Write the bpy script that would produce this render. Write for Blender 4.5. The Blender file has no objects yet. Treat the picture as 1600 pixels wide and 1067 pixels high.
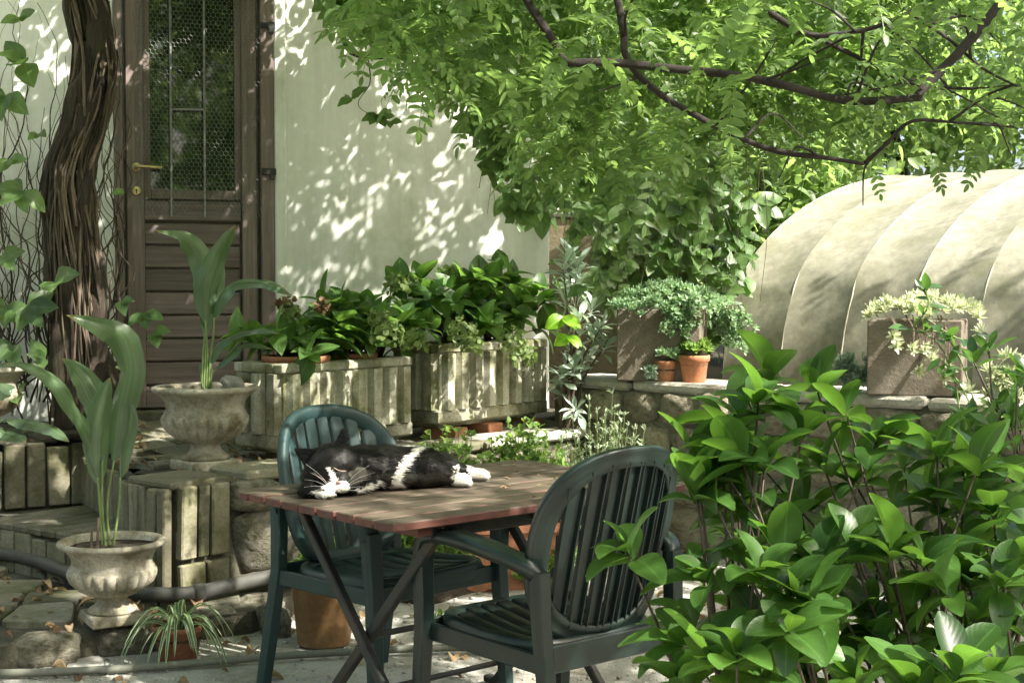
import bpy, math, random
import numpy as np
from mathutils import Vector, Matrix, noise
R = math.radians
random.seed(7); rng = np.random.default_rng(7)

# ------------------------------------------------------------------ camera, sky, sun, exposure
sc = bpy.context.scene
CAM_H, FPX, PITCH = 1.31, 2200.0, math.atan(88.5/2200)
cam_d = bpy.data.cameras.new('camera'); cam = bpy.data.objects.new('camera', cam_d)
sc.collection.objects.link(cam)
cam.location = (0, 0, CAM_H); cam.rotation_euler = (math.pi/2-PITCH, 0, 0)
cam_d.sensor_width = 36; cam_d.lens = 36*FPX/1600; cam_d.clip_start = .05; cam_d.clip_end = 500
sc.camera = cam
SUN = Vector((.60, -.37, .71)).normalized()
world = bpy.data.worlds.new('World'); sc.world = world; world.use_nodes = True
wn = world.node_tree.nodes; wl = world.node_tree.links
sky = wn.new('ShaderNodeTexSky'); sky.sky_type = 'NISHITA'; sky.sun_disc = False
sky.sun_elevation = math.asin(SUN.z); sky.sun_rotation = math.atan2(SUN.x, SUN.y)
sky.air_density = .8; sky.dust_density = 5; sky.ozone_density = .2
wl.new(sky.outputs[0], wn['Background'].inputs[0]); wn['Background'].inputs[1].default_value = .14
sun_d = bpy.data.lights.new('sun', 'SUN'); sun_o = bpy.data.objects.new('sun', sun_d)
sc.collection.objects.link(sun_o); sun_d.energy = 4.5; sun_d.angle = R(.55); sun_d.color = (1, .95, .85)
sun_o.rotation_euler = SUN.to_track_quat('Z', 'Y').to_euler(); sun_o.location = (6, -2, 8)
sc.view_settings.view_transform = 'Standard'; sc.view_settings.look = 'None'
sc.view_settings.exposure = 1.75; sc.view_settings.gamma = 1
sc.cycles.use_denoising = True; sc.cycles.max_bounces = 8; sc.cycles.diffuse_bounces = 4
sc.cycles.transmission_bounces = 5; sc.cycles.glossy_bounces = 3; sc.cycles.caustics_reflective = False
sc.cycles.caustics_refractive = False; sc.cycles.sample_clamp_indirect = 6

# ------------------------------------------------------------------ helpers
def at(px, py, d):
    u = (px-800)/FPX; v = (533.5-py)/FPX; c, s = math.cos(PITCH), math.sin(PITCH)
    y = c+v*s; z = -s+v*c
    return Vector((u*d/y, d, CAM_H+z*d/y))
def onz(px, py, h):
    u = (px-800)/FPX; v = (533.5-py)/FPX; c, s = math.cos(PITCH), math.sin(PITCH)
    y = c+v*s; z = -s+v*c; k = (h-CAM_H)/z
    return Vector((u*k, y*k, h))
def project(p):
    c, s = math.cos(PITCH), math.sin(PITCH); q = p-Vector((0, 0, CAM_H))
    f = q.y*c-q.z*s; up = q.y*s+q.z*c
    return (800+FPX*q.x/f, 533.5-FPX*up/f, f) if f > .05 else (-9e3, -9e3, f)
COL = sc.collection
def link(o, parent=None):
    COL.objects.link(o)
    if parent is not None: o.parent = parent
    return o
def tag(o, label=None, cat=None, group=None, kind=None):
    if label: o['label'] = label
    if cat: o['category'] = cat
    if group: o['group'] = group
    if kind: o['kind'] = kind
    return o
def thing(name, label, cat, loc=(0, 0, 0), rz=0, group=None):
    o = bpy.data.objects.new(name, None); link(o); o.location = loc; o.rotation_euler = (0, 0, rz)
    o.empty_display_size = .1
    return tag(o, label, cat, group)

class MB:
    def __init__(s): s.v = []; s.f = []; s.uv = []
    def add(s, vs, fs, M=None, uvs=None):
        n = len(s.v)
        s.v += [tuple(M @ Vector(p)) for p in vs] if M is not None else [tuple(p) for p in vs]
        s.f += [tuple(i+n for i in f) for f in fs]
        return s
    def rings(s, rs, cap=True, loop=False):
        n = len(rs[0]); b = len(s.v)
        for r in rs: s.v += [tuple(p) for p in r]
        m = len(rs)
        for i in range(m if loop else m-1):
            j = (i+1) % m
            for k in range(n):
                q = (k+1) % n
                s.f.append((b+i*n+k, b+i*n+q, b+j*n+q, b+j*n+k))
        if cap and not loop:
            s.f.append(tuple(b+k for k in reversed(range(n)))); s.f.append(tuple(b+(m-1)*n+k for k in range(n)))
        return s
    def tube(s, pts, rad, seg=8, cap=True, wob=0):
        pts = [Vector(p) for p in pts]; rs = []; up = Vector((.3, .2, 1))
        m = len(pts); rad = rad if hasattr(rad, '__len__') else [rad]*m
        prev = None
        for i, p in enumerate(pts):
            t = (pts[min(i+1, m-1)]-pts[max(i-1, 0)]).normalized()
            a = t.cross(up) if prev is None else prev-t*prev.dot(t)
            if a.length < 1e-4: a = t.cross(Vector((1, 0, 0)))
            a.normalize(); prev = a; b = t.cross(a)
            rs.append([p+(a*math.cos(2*math.pi*k/seg)+b*math.sin(2*math.pi*k/seg))*rad[i]*(1+wob*noise.noise(p*9+Vector((k*1.7, 0, 0)))) for k in range(seg)])
        return s.rings(rs, cap)
    def lathe(s, prof, seg=32, c=(0, 0, 0), mod=None, cap=True):
        rs = []
        for j, (r, z) in enumerate(prof):
            ring = []
            for k in range(seg):
                a = 2*math.pi*k/seg; rr = r*(mod(j, a) if mod else 1)
                ring.append((c[0]+rr*math.cos(a), c[1]+rr*math.sin(a), c[2]+z))
            rs.append(ring)
        return s.rings(rs, cap)
    def box(s, c, size, b=.004, M=None):
        vs, fs = cbox(size[0], size[1], size[2], b)
        T = Matrix.Translation(c)
        return s.add(vs, fs, (M @ T) if M is not None else T)
    def mesh(s, name, smooth=False):
        me = bpy.data.meshes.new(name); me.from_pydata(s.v, [], s.f); me.update()
        if smooth: me.polygons.foreach_set('use_smooth', [True]*len(me.polygons))
        return me
    def build(s, name, mat, parent=None, smooth=False, kind=None, rel=None):
        if rel is not None:
            r = Vector(rel); s.v = [(x-r.x, y-r.y, z-r.z) for x, y, z in s.v]
        me = s.mesh(name, smooth); me.materials.append(mat)
        o = link(bpy.data.objects.new(name, me), parent)
        if kind: o['kind'] = kind
        return o
def cbox(sx, sy, sz, b):
    h = [sx/2, sy/2, sz/2]; b = min(b, min(h)*.8); vs = []; ix = {}
    for X in (-1, 1):
        for Y in (-1, 1):
            for Z in (-1, 1):
                for ax in range(3):
                    sg = (X, Y, Z)
                    ix[(X, Y, Z, ax)] = len(vs)
                    vs.append(tuple(sg[i]*(h[i] if i == ax else h[i]-b) for i in range(3)))
    fs = []
    def fix(f):
        c = sum((Vector(vs[i]) for i in f), Vector())/len(f)
        n = (Vector(vs[f[1]])-Vector(vs[f[0]])).cross(Vector(vs[f[2]])-Vector(vs[f[1]]))
        return f if n.dot(c) > 0 else f[::-1]
    for ax in range(3):
        o = [i for i in range(3) if i != ax]
        for S in (-1, 1):
            q = []
            for (p, r) in ((-1, -1), (1, -1), (1, 1), (-1, 1)):
                k = [0, 0, 0]; k[ax] = S; k[o[0]] = p; k[o[1]] = r; q.append(ix[(*k, ax)])
            fs.append(fix(tuple(q)))
        for p in (-1, 1):
            for r in (-1, 1):
                k0 = [0, 0, 0]; k0[o[0]] = p; k0[o[1]] = r; a = k0[:]; c = k0[:]; a[ax] = -1; c[ax] = 1
                fs.append(fix((ix[(*a, o[0])], ix[(*c, o[0])], ix[(*c, o[1])], ix[(*a, o[1])])))
    for X in (-1, 1):
        for Y in (-1, 1):
            for Z in (-1, 1): fs.append(fix(tuple(ix[(X, Y, Z, a)] for a in range(3))))
    return vs, fs
def inst(name, me, parent, loc=(0, 0, 0), rot=(0, 0, 0), scale=(1, 1, 1), M=None):
    o = bpy.data.objects.new(name, me); COL.objects.link(o); o.parent = parent
    if M is not None: o.matrix_local = M
    else: o.location = loc; o.rotation_euler = rot; o.scale = scale
    return o
def spline(pts, n):
    P = [Vector(p) for p in pts]; P = [2*P[0]-P[1]]+P+[2*P[-1]-P[-2]]; out = []; m = len(P)-3
    for i in range(n+1):
        t = i/n*m; k = min(int(t), m-1); t -= k; a, b, c, d = P[k:k+4]
        out.append(.5*((2*b)+(c-a)*t+(2*a-5*b+4*c-d)*t*t+(3*b-a-3*c+d)*t**3))
    return out
def lerp(a, b, t): return a+(b-a)*t
def frame(y, z=(0, 0, 1)):
    y = Vector(y).normalized(); x = y.cross(Vector(z))
    if x.length < 1e-4: x = y.cross(Vector((1, 0, .1)))
    x.normalize(); return Matrix((x, y, x.cross(y))).transposed()
def poly_in(P, x, y):
    r = False; j = len(P)-1
    for i in range(len(P)):
        xi, yi = P[i]; xj, yj = P[j]
        if (yi > y) != (yj > y) and x < (xj-xi)*(y-yi)/(yj-yi)+xi: r = not r
        j = i
    return r

# ------------------------------------------------------------------ materials
def mat_new(name):
    m = bpy.data.materials.new(name); m.use_nodes = True; nt = m.node_tree
    return m, nt, nt.nodes['Principled BSDF'], nt.nodes['Material Output']
def ramp(nt, stops):
    r = nt.nodes.new('ShaderNodeValToRGB'); e = r.color_ramp.elements
    while len(e) < len(stops): e.new(.5)
    for i, (p, c) in enumerate(stops): e[i].position = p; e[i].color = (*c, 1) if len(c) == 3 else c
    return r
def coords(nt):
    tc = nt.nodes.new('ShaderNodeTexCoord'); oi = nt.nodes.new('ShaderNodeObjectInfo')
    mu = nt.nodes.new('ShaderNodeMath'); mu.operation = 'MULTIPLY'; mu.inputs[1].default_value = 37.
    ad = nt.nodes.new('ShaderNodeVectorMath'); ad.operation = 'ADD'
    nt.links.new(oi.outputs['Random'], mu.inputs[0]); nt.links.new(tc.outputs['Object'], ad.inputs[0]); nt.links.new(mu.outputs[0], ad.inputs[1])
    return ad.outputs[0], oi.outputs['Random']
def nz(nt, vec, scale, detail=6, rough=.6, dist=0):
    n = nt.nodes.new('ShaderNodeTexNoise'); n.inputs['Scale'].default_value = scale; n.inputs['Detail'].default_value = detail
    n.inputs['Roughness'].default_value = rough; n.inputs['Distortion'].default_value = dist
    nt.links.new(vec, n.inputs['Vector']); return n.outputs['Fac']
def mixc(nt, fac, a, b, mode='MIX'):
    m = nt.nodes.new('ShaderNodeMix'); m.data_type = 'RGBA'; m.blend_type = mode
    for s, v in ((m.inputs[0], fac), (m.inputs[6], a), (m.inputs[7], b)):
        if isinstance(v, (int, float)): s.default_value = v
        elif isinstance(v, tuple): s.default_value = (*v, 1)
        else: nt.links.new(v, s)
    return m.outputs[2]
def bump(nt, bs, h, strength=.5, dist=.01):
    b = nt.nodes.new('ShaderNodeBump'); b.inputs['Strength'].default_value = strength; b.inputs['Distance'].default_value = dist
    nt.links.new(h, b.inputs['Height']); nt.links.new(b.outputs[0], bs.inputs['Normal'])
def stone_mat(name, stops, scale=4, spot=None, spot_amt=.5, rough=.9, bs=.6, bscale=30, bdist=.01, var=.35, stretch=None, spot_scale=3, speck=.6, streak=0):
    m, nt, p, o = mat_new(name); vec, rnd = coords(nt)
    if stretch:
        mp = nt.nodes.new('ShaderNodeMapping'); mp.inputs['Scale'].default_value = stretch; nt.links.new(vec, mp.inputs[0]); vec = mp.outputs[0]
    n1 = nz(nt, vec, scale, 8, .65); r = ramp(nt, stops); nt.links.new(n1, r.inputs[0]); col = r.outputs[0]
    n3 = nz(nt, vec, bscale*2.5, 3, .6); sp = ramp(nt, [(.3, (.55,)*3), (.7, (1.25,)*3)]); nt.links.new(n3, sp.inputs[0])
    col = mixc(nt, speck, col, sp.outputs[0], 'MULTIPLY')
    if spot:
        n2 = nz(nt, vec, spot_scale, 7, .7); r2 = ramp(nt, [(.62-.3*spot_amt, (0,)*3), (.78-.25*spot_amt, (1,)*3)]); nt.links.new(n2, r2.inputs[0])
        col = mixc(nt, r2.outputs[0], col, spot)
    if streak:
        mq = nt.nodes.new('ShaderNodeMapping'); mq.inputs['Scale'].default_value = (5, 5, .45); nt.links.new(vec, mq.inputs[0]); ns = nz(nt, mq.outputs[0], 1.6, 7, .7)
        rq = ramp(nt, [(.35, (1-streak,)*3), (.6, (1.,)*3)]); nt.links.new(ns, rq.inputs[0]); col = mixc(nt, 1., col, rq.outputs[0], 'MULTIPLY')
    hv = nt.nodes.new('ShaderNodeMapRange'); hv.inputs[3].default_value = 1-var; hv.inputs[4].default_value = 1+var*.6
    nt.links.new(rnd, hv.inputs[0])
    col = mixc(nt, 1., col, hv.outputs[0], 'MULTIPLY')
    nt.links.new(col, p.inputs['Base Color']); p.inputs['Roughness'].default_value = rough
    bn = nz(nt, vec, bscale, 8, .7); bump(nt, p, bn, bs, bdist)
    return m
def leaf_mat(name, dark, light, trans, rough=.38, tr=.4, rib=.25, stripe=0, stripe_col=None, spec=.5, edge=None, spots=.35, tip=0):
    m, nt, p, o = mat_new(name)
    g = nt.nodes.new('ShaderNodeNewGeometry'); oi = nt.nodes.new('ShaderNodeObjectInfo')
    a = nt.nodes.new('ShaderNodeMath'); a.operation = 'ADD'; nt.links.new(g.outputs['Random Per Island'], a.inputs[0]); nt.links.new(oi.outputs['Random'], a.inputs[1])
    f = nt.nodes.new('ShaderNodeMath'); f.operation = 'FRACT'; nt.links.new(a.outputs[0], f.inputs[0])
    r = ramp(nt, [(0, dark), (.75, light), (1, tuple(min(1, c*1.35) for c in light))]); nt.links.new(f.outputs[0], r.inputs[0]); col = r.outputs[0]
    uv = nt.nodes.new('ShaderNodeUVMap'); sx = nt.nodes.new('ShaderNodeSeparateXYZ'); nt.links.new(uv.outputs[0], sx.inputs[0])
    d = nt.nodes.new('ShaderNodeMath'); d.operation = 'SUBTRACT'; d.inputs[1].default_value = .5; nt.links.new(sx.outputs[0], d.inputs[0])
    ab = nt.nodes.new('ShaderNodeMath'); ab.operation = 'ABSOLUTE'; nt.links.new(d.outputs[0], ab.inputs[0])
    rr = ramp(nt, [(.015, (1,)*3), (.05, (0,)*3)]); nt.links.new(ab.outputs[0], rr.inputs[0])
    mr = nt.nodes.new('ShaderNodeMath'); mr.operation = 'MULTIPLY'; mr.inputs[1].default_value = rib; nt.links.new(rr.outputs[0], mr.inputs[0])
    col = mixc(nt, mr.outputs[0], col, tuple(min(1, c*2.2+.02) for c in light))
    # side veins as relief: v + |u-.5| waves
    w = nt.nodes.new('ShaderNodeMath'); w.operation = 'MULTIPLY_ADD'; nt.links.new(ab.outputs[0], w.inputs[0]); w.inputs[1].default_value = -.7; nt.links.new(sx.outputs[1], w.inputs[2])
    w2 = nt.nodes.new('ShaderNodeMath'); w2.operation = 'MULTIPLY'; w2.inputs[1].default_value = 55.; nt.links.new(w.outputs[0], w2.inputs[0])
    w3 = nt.nodes.new('ShaderNodeMath'); w3.operation = 'SINE'; nt.links.new(w2.outputs[0], w3.inputs[0])
    h = w3.outputs[0]
    if stripe:
        mp = nt.nodes.new('ShaderNodeMapping'); mp.inputs['Scale'].default_value = (stripe, .6, 1); nt.links.new(uv.outputs[0], mp.inputs[0])
        sn = nz(nt, mp.outputs[0], 1, 3, .5); sr = ramp(nt, [(.45, (0,)*3), (.6, (1,)*3)]); nt.links.new(sn, sr.inputs[0])
        col = mixc(nt, sr.outputs[0], col, stripe_col); h = sn
    if edge:
        er = ramp(nt, [(.24, (0,)*3), (.32, (1,)*3)]); nt.links.new(ab.outputs[0], er.inputs[0]); col = mixc(nt, er.outputs[0], col, edge)
    if spots:
        so = nt.nodes.new('ShaderNodeVectorMath'); so.operation = 'MULTIPLY_ADD'; nt.links.new(f.outputs[0], so.inputs[0]); so.inputs[1].default_value = (57., 91., 0); nt.links.new(uv.outputs[0], so.inputs[2])
        n9 = nz(nt, so.outputs[0], 5.5, 4, .65); r9 = ramp(nt, [(.66, (0,)*3), (.74, (spots,)*3)]); nt.links.new(n9, r9.inputs[0]); col = mixc(nt, r9.outputs[0], col, (.16, .12, .045))
        n8 = nz(nt, so.outputs[0], 2.2, 3, .5); r8 = ramp(nt, [(.3, (.72,)*3), (.7, (1.22,)*3)]); nt.links.new(n8, r8.inputs[0]); col = mixc(nt, 1., col, r8.outputs[0], 'MULTIPLY')
    if tip:
        r7 = ramp(nt, [(.92, (0,)*3), (.985, (tip,)*3)]); nt.links.new(sx.outputs[1], r7.inputs[0]); col = mixc(nt, r7.outputs[0], col, (.20, .14, .06))
    bump(nt, p, h, .05 if not stripe else .2, .002)
    nt.links.new(col, p.inputs['Base Color']); p.inputs['Roughness'].default_value = rough
    p.inputs['Specular IOR Level'].default_value = spec
    t = nt.nodes.new('ShaderNodeBsdfTranslucent')
    tcol = mixc(nt, .5, trans, mixc(nt, 1., col, (3., 3., 2.), 'MULTIPLY')); nt.links.new(tcol, t.inputs[0])
    mx = nt.nodes.new('ShaderNodeMixShader'); mx.inputs[0].default_value = tr
    nt.links.new(p.outputs[0], mx.inputs[1]); nt.links.new(t.outputs[0], mx.inputs[2]); nt.links.new(mx.outputs[0], o.inputs[0])
    return m
def wood_mat(name, c1, c2, c3, axis=0, scale=1., rough=.7, bs=.3, worn=None):
    m, nt, p, o = mat_new(name); vec, rnd = coords(nt)
    mp = nt.nodes.new('ShaderNodeMapping'); s = [26*scale]*3; s[axis] = 1.2*scale; mp.inputs['Scale'].default_value = s; nt.links.new(vec, mp.inputs[0])
    n1 = nz(nt, mp.outputs[0], 2, 7, .65, .4); r = ramp(nt, [(.28, c1), (.5, c2), (.72, c3)]); nt.links.new(n1, r.inputs[0]); col = r.outputs[0]
    if worn:
        n2 = nz(nt, vec, 7, 6, .7); g = nt.nodes.new('ShaderNodeNewGeometry'); sx = nt.nodes.new('ShaderNodeSeparateXYZ'); nt.links.new(g.outputs['Normal'], sx.inputs[0])
        mm = nt.nodes.new('ShaderNodeMath'); mm.operation = 'MULTIPLY_ADD'; nt.links.new(sx.outputs[2], mm.inputs[0]); mm.inputs[1].default_value = .42; nt.links.new(n2, mm.inputs[2])
        r2 = ramp(nt, [(.68, (0,)*3), (.86, (1,)*3)]); nt.links.new(mm.outputs[0], r2.inputs[0])
        gc = mixc(nt, n1, tuple(c*.55 for c in worn), tuple(min(1, c*1.5) for c in worn))
        col = mixc(nt, r2.outputs[0], col, gc)
    hv = nt.nodes.new('ShaderNodeMapRange'); hv.inputs[3].default_value = .72; hv.inputs[4].default_value = 1.2; nt.links.new(rnd, hv.inputs[0])
    col = mixc(nt, 1., col, hv.outputs[0], 'MULTIPLY')
    nt.links.new(col, p.inputs['Base Color']); p.inputs['Roughness'].default_value = rough; bump(nt, p, n1, bs, .003)
    return m
def plain_mat(name, c, rough=.5, metal=0, var=.25, scale=14, bs=.1, spec=.5, dirt=None):
    m, nt, p, o = mat_new(name); vec, rnd = coords(nt); n1 = nz(nt, vec, scale, 6, .65)
    r = ramp(nt, [(.3, tuple(x*(1-var) for x in c)), (.7, tuple(min(1, x*(1+var)) for x in c))]); nt.links.new(n1, r.inputs[0]); col = r.outputs[0]
    if dirt:
        n2 = nz(nt, vec, 5, 8, .7); r2 = ramp(nt, [(.5, (0,)*3), (.75, (.75,)*3)]); nt.links.new(n2, r2.inputs[0]); col = mixc(nt, r2.outputs[0], col, dirt)
    nt.links.new(col, p.inputs['Base Color']); rm = ramp(nt, [(.3, (rough*.8,)*3), (.7, (min(1, rough*1.25),)*3)]); nt.links.new(n1, rm.inputs[0])
    nt.links.new(rm.outputs[0], p.inputs['Roughness']); p.inputs['Metallic'].default_value = metal; p.inputs['Specular IOR Level'].default_value = spec
    bump(nt, p, nz(nt, vec, scale*5, 4), bs, .002)
    return m

M = {}
M['stucco'] = stone_mat('stucco', [(.3, (.72, .73, .66)), (.55, (.80, .81, .75)), (.8, (.84, .85, .80))], 1.1, (.55, .57, .46), .42, .92, .14, 14, .006, .0, speck=.08, spot_scale=1.6, streak=.16)
M['old_wall'] = stone_mat('old_wall', [(.3, (.14, .115, .07)), (.55, (.25, .21, .13)), (.8, (.34, .30, .21))], 3, (.09, .10, .045), .55, .95, .7, 18, .02)
M['ground'] = stone_mat('ground', [(.25, (.26, .25, .22)), (.5, (.40, .39, .35)), (.8, (.50, .49, .45))], 2.2, (.19, .17, .13), .45, .95, .8, 55, .012, 0)
M['soil'] = stone_mat('soil', [(.3, (.03, .022, .014)), (.6, (.075, .055, .035)), (.8, (.13, .1, .07))], 18, None, .5, .95, 1., 60, .02, .1)
M['paving'] = stone_mat('paving', [(.3, (.11, .10, .07)), (.55, (.19, .178, .135)), (.8, (.27, .253, .195))], 5, (.07, .075, .03), .55, .85, .5, 25, .006, .35)
M['lime_mortar'] = stone_mat('lime_mortar', [(.3, (.14, .13, .095)), (.6, (.23, .215, .165)), (.8, (.32, .30, .24))], 8, (.10, .09, .055), .5, .95, 1., 30, .02, 0)
M['mortar'] = stone_mat('mortar', [(.3, (.035, .035, .02)), (.6, (.085, .08, .055)), (.8, (.14, .13, .09))], 8, None, .5, .95, .9, 30, .015, 0)
M['slab'] = stone_mat('slab', [(.3, (.15, .138, .09)), (.55, (.255, .238, .17)), (.8, (.35, .33, .245))], 6, (.075, .075, .028), .6, .88, .6, 28, .008, .35)
M['rough_stone'] = stone_mat('rough_stone', [(.25, (.15, .13, .085)), (.5, (.29, .265, .20)), (.8, (.43, .41, .34))], 6, (.10, .10, .045), .55, .95, 1., 16, .03, .3, spot_scale=5)
M['pale_stone'] = stone_mat('pale_stone', [(.25, (.24, .20, .13)), (.5, (.38, .34, .25)), (.8, (.5, .47, .39))], 6, (.16, .14, .08), .45, .95, 1., 16, .025, .3, spot_scale=5)
M['urn'] = stone_mat('urn', [(.3, (.28, .25, .19)), (.55, (.42, .39, .31)), (.8, (.54, .51, .43))], 7, (.12, .10, .05), .62, .88, .6, 45, .006, .12, spot_scale=6)
M['concrete'] = stone_mat('concrete', [(.3, (.40, .38, .29)), (.55, (.55, .53, .43)), (.8, (.66, .64, .54))], 6, (.15, .155, .06), .62, .9, .7, 45, .01, .12, spot_scale=4, streak=.45)
M['block'] = stone_mat('block', [(.3, (.15, .12, .09)), (.55, (.23, .195, .155)), (.8, (.31, .27, .225))], 9, (.10, .08, .055), .4, .95, .9, 60, .01, .15)
M['coping'] = stone_mat('coping', [(.3, (.38, .36, .31)), (.55, (.5, .48, .43)), (.8, (.6, .58, .53))], 6, (.26, .23, .17), .4, .95, .9, 25, .015, .2)
M['terracotta'] = stone_mat('terracotta', [(.3, (.30, .11, .05)), (.55, (.42, .17, .08)), (.8, (.5, .24, .14))], 5, (.30, .2, .12), .3, .8, .2, 40, .003, .2)
M['terracotta_dark'] = stone_mat('terracotta_dark', [(.3, (.20, .08, .04)), (.55, (.32, .13, .065)), (.8, (.42, .2, .11))], 5, (.14, .09, .05), .4, .8, .2, 40, .003, .2)
M['glazed'] = stone_mat('glazed', [(.3, (.19, .10, .04)), (.55, (.27, .155, .07)), (.8, (.34, .21, .11))], 3, (.13, .09, .045), .3, .45, .15, 20, .003, .1)
M['door'] = wood_mat('door_wood', (.10, .075, .068), (.17, .13, .12), (.24, .19, .18), 0, 1, .6, .35)
M['door_v'] = wood_mat('door_wood_upright', (.105, .075, .065), (.17, .13, .115), (.24, .19, .17), 2, 1, .6, .35)
M['table'] = wood_mat('table_wood', (.035, .011, .007), (.072, .022, .014), (.125, .046, .032), 0, 1, .6, .8, worn=(.088, .069, .048))
M['bark'] = stone_mat('bark', [(.3, (.016, .011, .008)), (.55, (.05, .035, .024)), (.8, (.14, .105, .075))], 10, (.06, .065, .025), .35, .95, 1., 22, .02, .3, (3, 3, .35))
M['bark_pale'] = stone_mat('bark_pale', [(.3, (.06, .042, .028)), (.55, (.14, .105, .075)), (.8, (.24, .19, .145))], 14, None, .3, .9, .8, 40, .008, .35, (3, 3, .5))
M['branch'] = stone_mat('branch_bark', [(.3, (.012, .009, .007)), (.55, (.026, .02, .016)), (.8, (.07, .056, .044))], 18, None, .3, .95, 1., 60, .006, .1)
M['stem'] = plain_mat('plant_stem', (.045, .03, .018), .6)
M['stem_green'] = plain_mat('green_stem', (.13, .19, .06), .5)
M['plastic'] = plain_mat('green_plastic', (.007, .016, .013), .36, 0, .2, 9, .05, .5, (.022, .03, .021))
M['plastic2'] = plain_mat('weathered_sky_tinted_plastic', (.015, .038, .038), .5, 0, .3, 9, .05, .4, (.04, .058, .056))  # lighter teal: weathering, with sky reflection put into the colour
M['iron'] = plain_mat('dark_iron', (.025, .028, .026), .5, .3, .4, 30, .2, .5, (.09, .06, .035))
M['brass'] = plain_mat('brass', (.60, .48, .24), .38, .9, .3, 40)
M['steel'] = plain_mat('weathered_steel', (.34, .34, .32), .45, .7, .4, 60)
M['wire'] = plain_mat('galvanised_wire', (.20, .21, .19), .5, .5, .4, 30)
M['pvc'] = plain_mat('pvc_pipe', (.06, .06, .054), .6, 0, .4, 9, .2, .4, (.045, .042, .022))
M['hose'] = plain_mat('hose', (.15, .155, .125), .6, 0, .2, 60, .2, .4, (.10, .095, .065))
M['cover'] = stone_mat('cover_fabric', [(.3, (.19, .185, .13)), (.55, (.245, .238, .18)), (.8, (.29, .282, .22))], 1.4, (.15, .15, .095), .45, .75, .3, 7, .012, .12)
M['seam'] = plain_mat('cover_seam', (.32, .31, .25), .7)
M['glass'] = plain_mat('dark_glass', (.012, .018, .012), .03, 0, .3, 2, 0, 1.)
M['glass'].node_tree.nodes['Principled BSDF'].inputs['Roughness'].default_value = .03
for l_ in list(M['glass'].node_tree.links):
    if l_.to_socket.name in ('Roughness', 'Normal'): M['glass'].node_tree.links.remove(l_)
M['aspidistra'] = leaf_mat('aspidistra_leaf', (.045, .085, .035), (.075, .125, .055), (.20, .32, .08), .30, .25, .2, 30, (.10, .145, .085), tip=.9, spots=.5)
M['spider'] = leaf_mat('spider_leaf', (.05, .11, .03), (.08, .15, .045), (.3, .45, .15), .4, .25, 0, edge=(.48, .52, .36))
M['bush'] = leaf_mat('bush_leaf', (.016, .047, .010), (.044, .102, .02), (.19, .36, .035), .40, .37, .25, spots=.6, spec=.35)
M['bush2'] = leaf_mat('dark_bush_leaf', (.018, .05, .014), (.045, .105, .024), (.18, .36, .04), .28, .35, .3)
M['canopy'] = leaf_mat('pinnate_leaf', (.056, .106, .03), (.105, .168, .056), (.38, .56, .14), .42, .5, .12)
M['creeper'] = leaf_mat('creeper_leaf', (.045, .09, .028), (.09, .155, .05), (.32, .48, .12), .42, .45, .3)
M['far_leaf'] = leaf_mat('distant_leaf', (.065, .115, .032), (.12, .19, .065), (.40, .55, .17), .5, .5, 0)
M['hydrangea'] = leaf_mat('hydrangea_leaf', (.032, .08, .02), (.07, .14, .035), (.26, .46, .06), .42, .42, .4)
M['flower'] = leaf_mat('green_sepal', (.08, .125, .035), (.15, .21, .07), (.35, .45, .15), .6, .35, 0)
M['dry_flower'] = leaf_mat('dry_sepal', (.10, .06, .03), (.2, .12, .06), (.3, .2, .1), .7, .2, 0)
M['sedum'] = leaf_mat('sedum_leaf', (.14, .24, .13), (.28, .40, .25), (.4, .55, .3), .5, .25, 0)
M['sedum_pale'] = leaf_mat('pale_sedum_leaf', (.30, .34, .22), (.52, .55, .42), (.6, .65, .45), .5, .25, 0)
M['silver'] = leaf_mat('silver_leaf', (.22, .30, .24), (.38, .46, .39), (.45, .55, .42), .45, .2, .3)
M['herb'] = leaf_mat('herb_leaf', (.08, .15, .03), (.15, .24, .065), (.36, .5, .12), .5, .4, 0)
M['rosemary'] = leaf_mat('rosemary_leaf', (.20, .26, .16), (.34, .40, .28), (.45, .52, .34), .6, .25, 0)
M['lime'] = leaf_mat('lime_leaf', (.16, .30, .02), (.24, .40, .035), (.55, .80, .06), .4, .5, .3)
M['dead_leaf'] = leaf_mat('dead_leaf', (.10, .055, .03), (.30, .21, .12), (.3, .2, .1), .8, .2, .2)
M['bone'] = stone_mat('pale_rock', [(.3, (.45, .42, .36)), (.6, (.66, .63, .56)), (.8, (.75, .72, .66))], 14, None, .3, .95, 1., 40, .02, .1)

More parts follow.
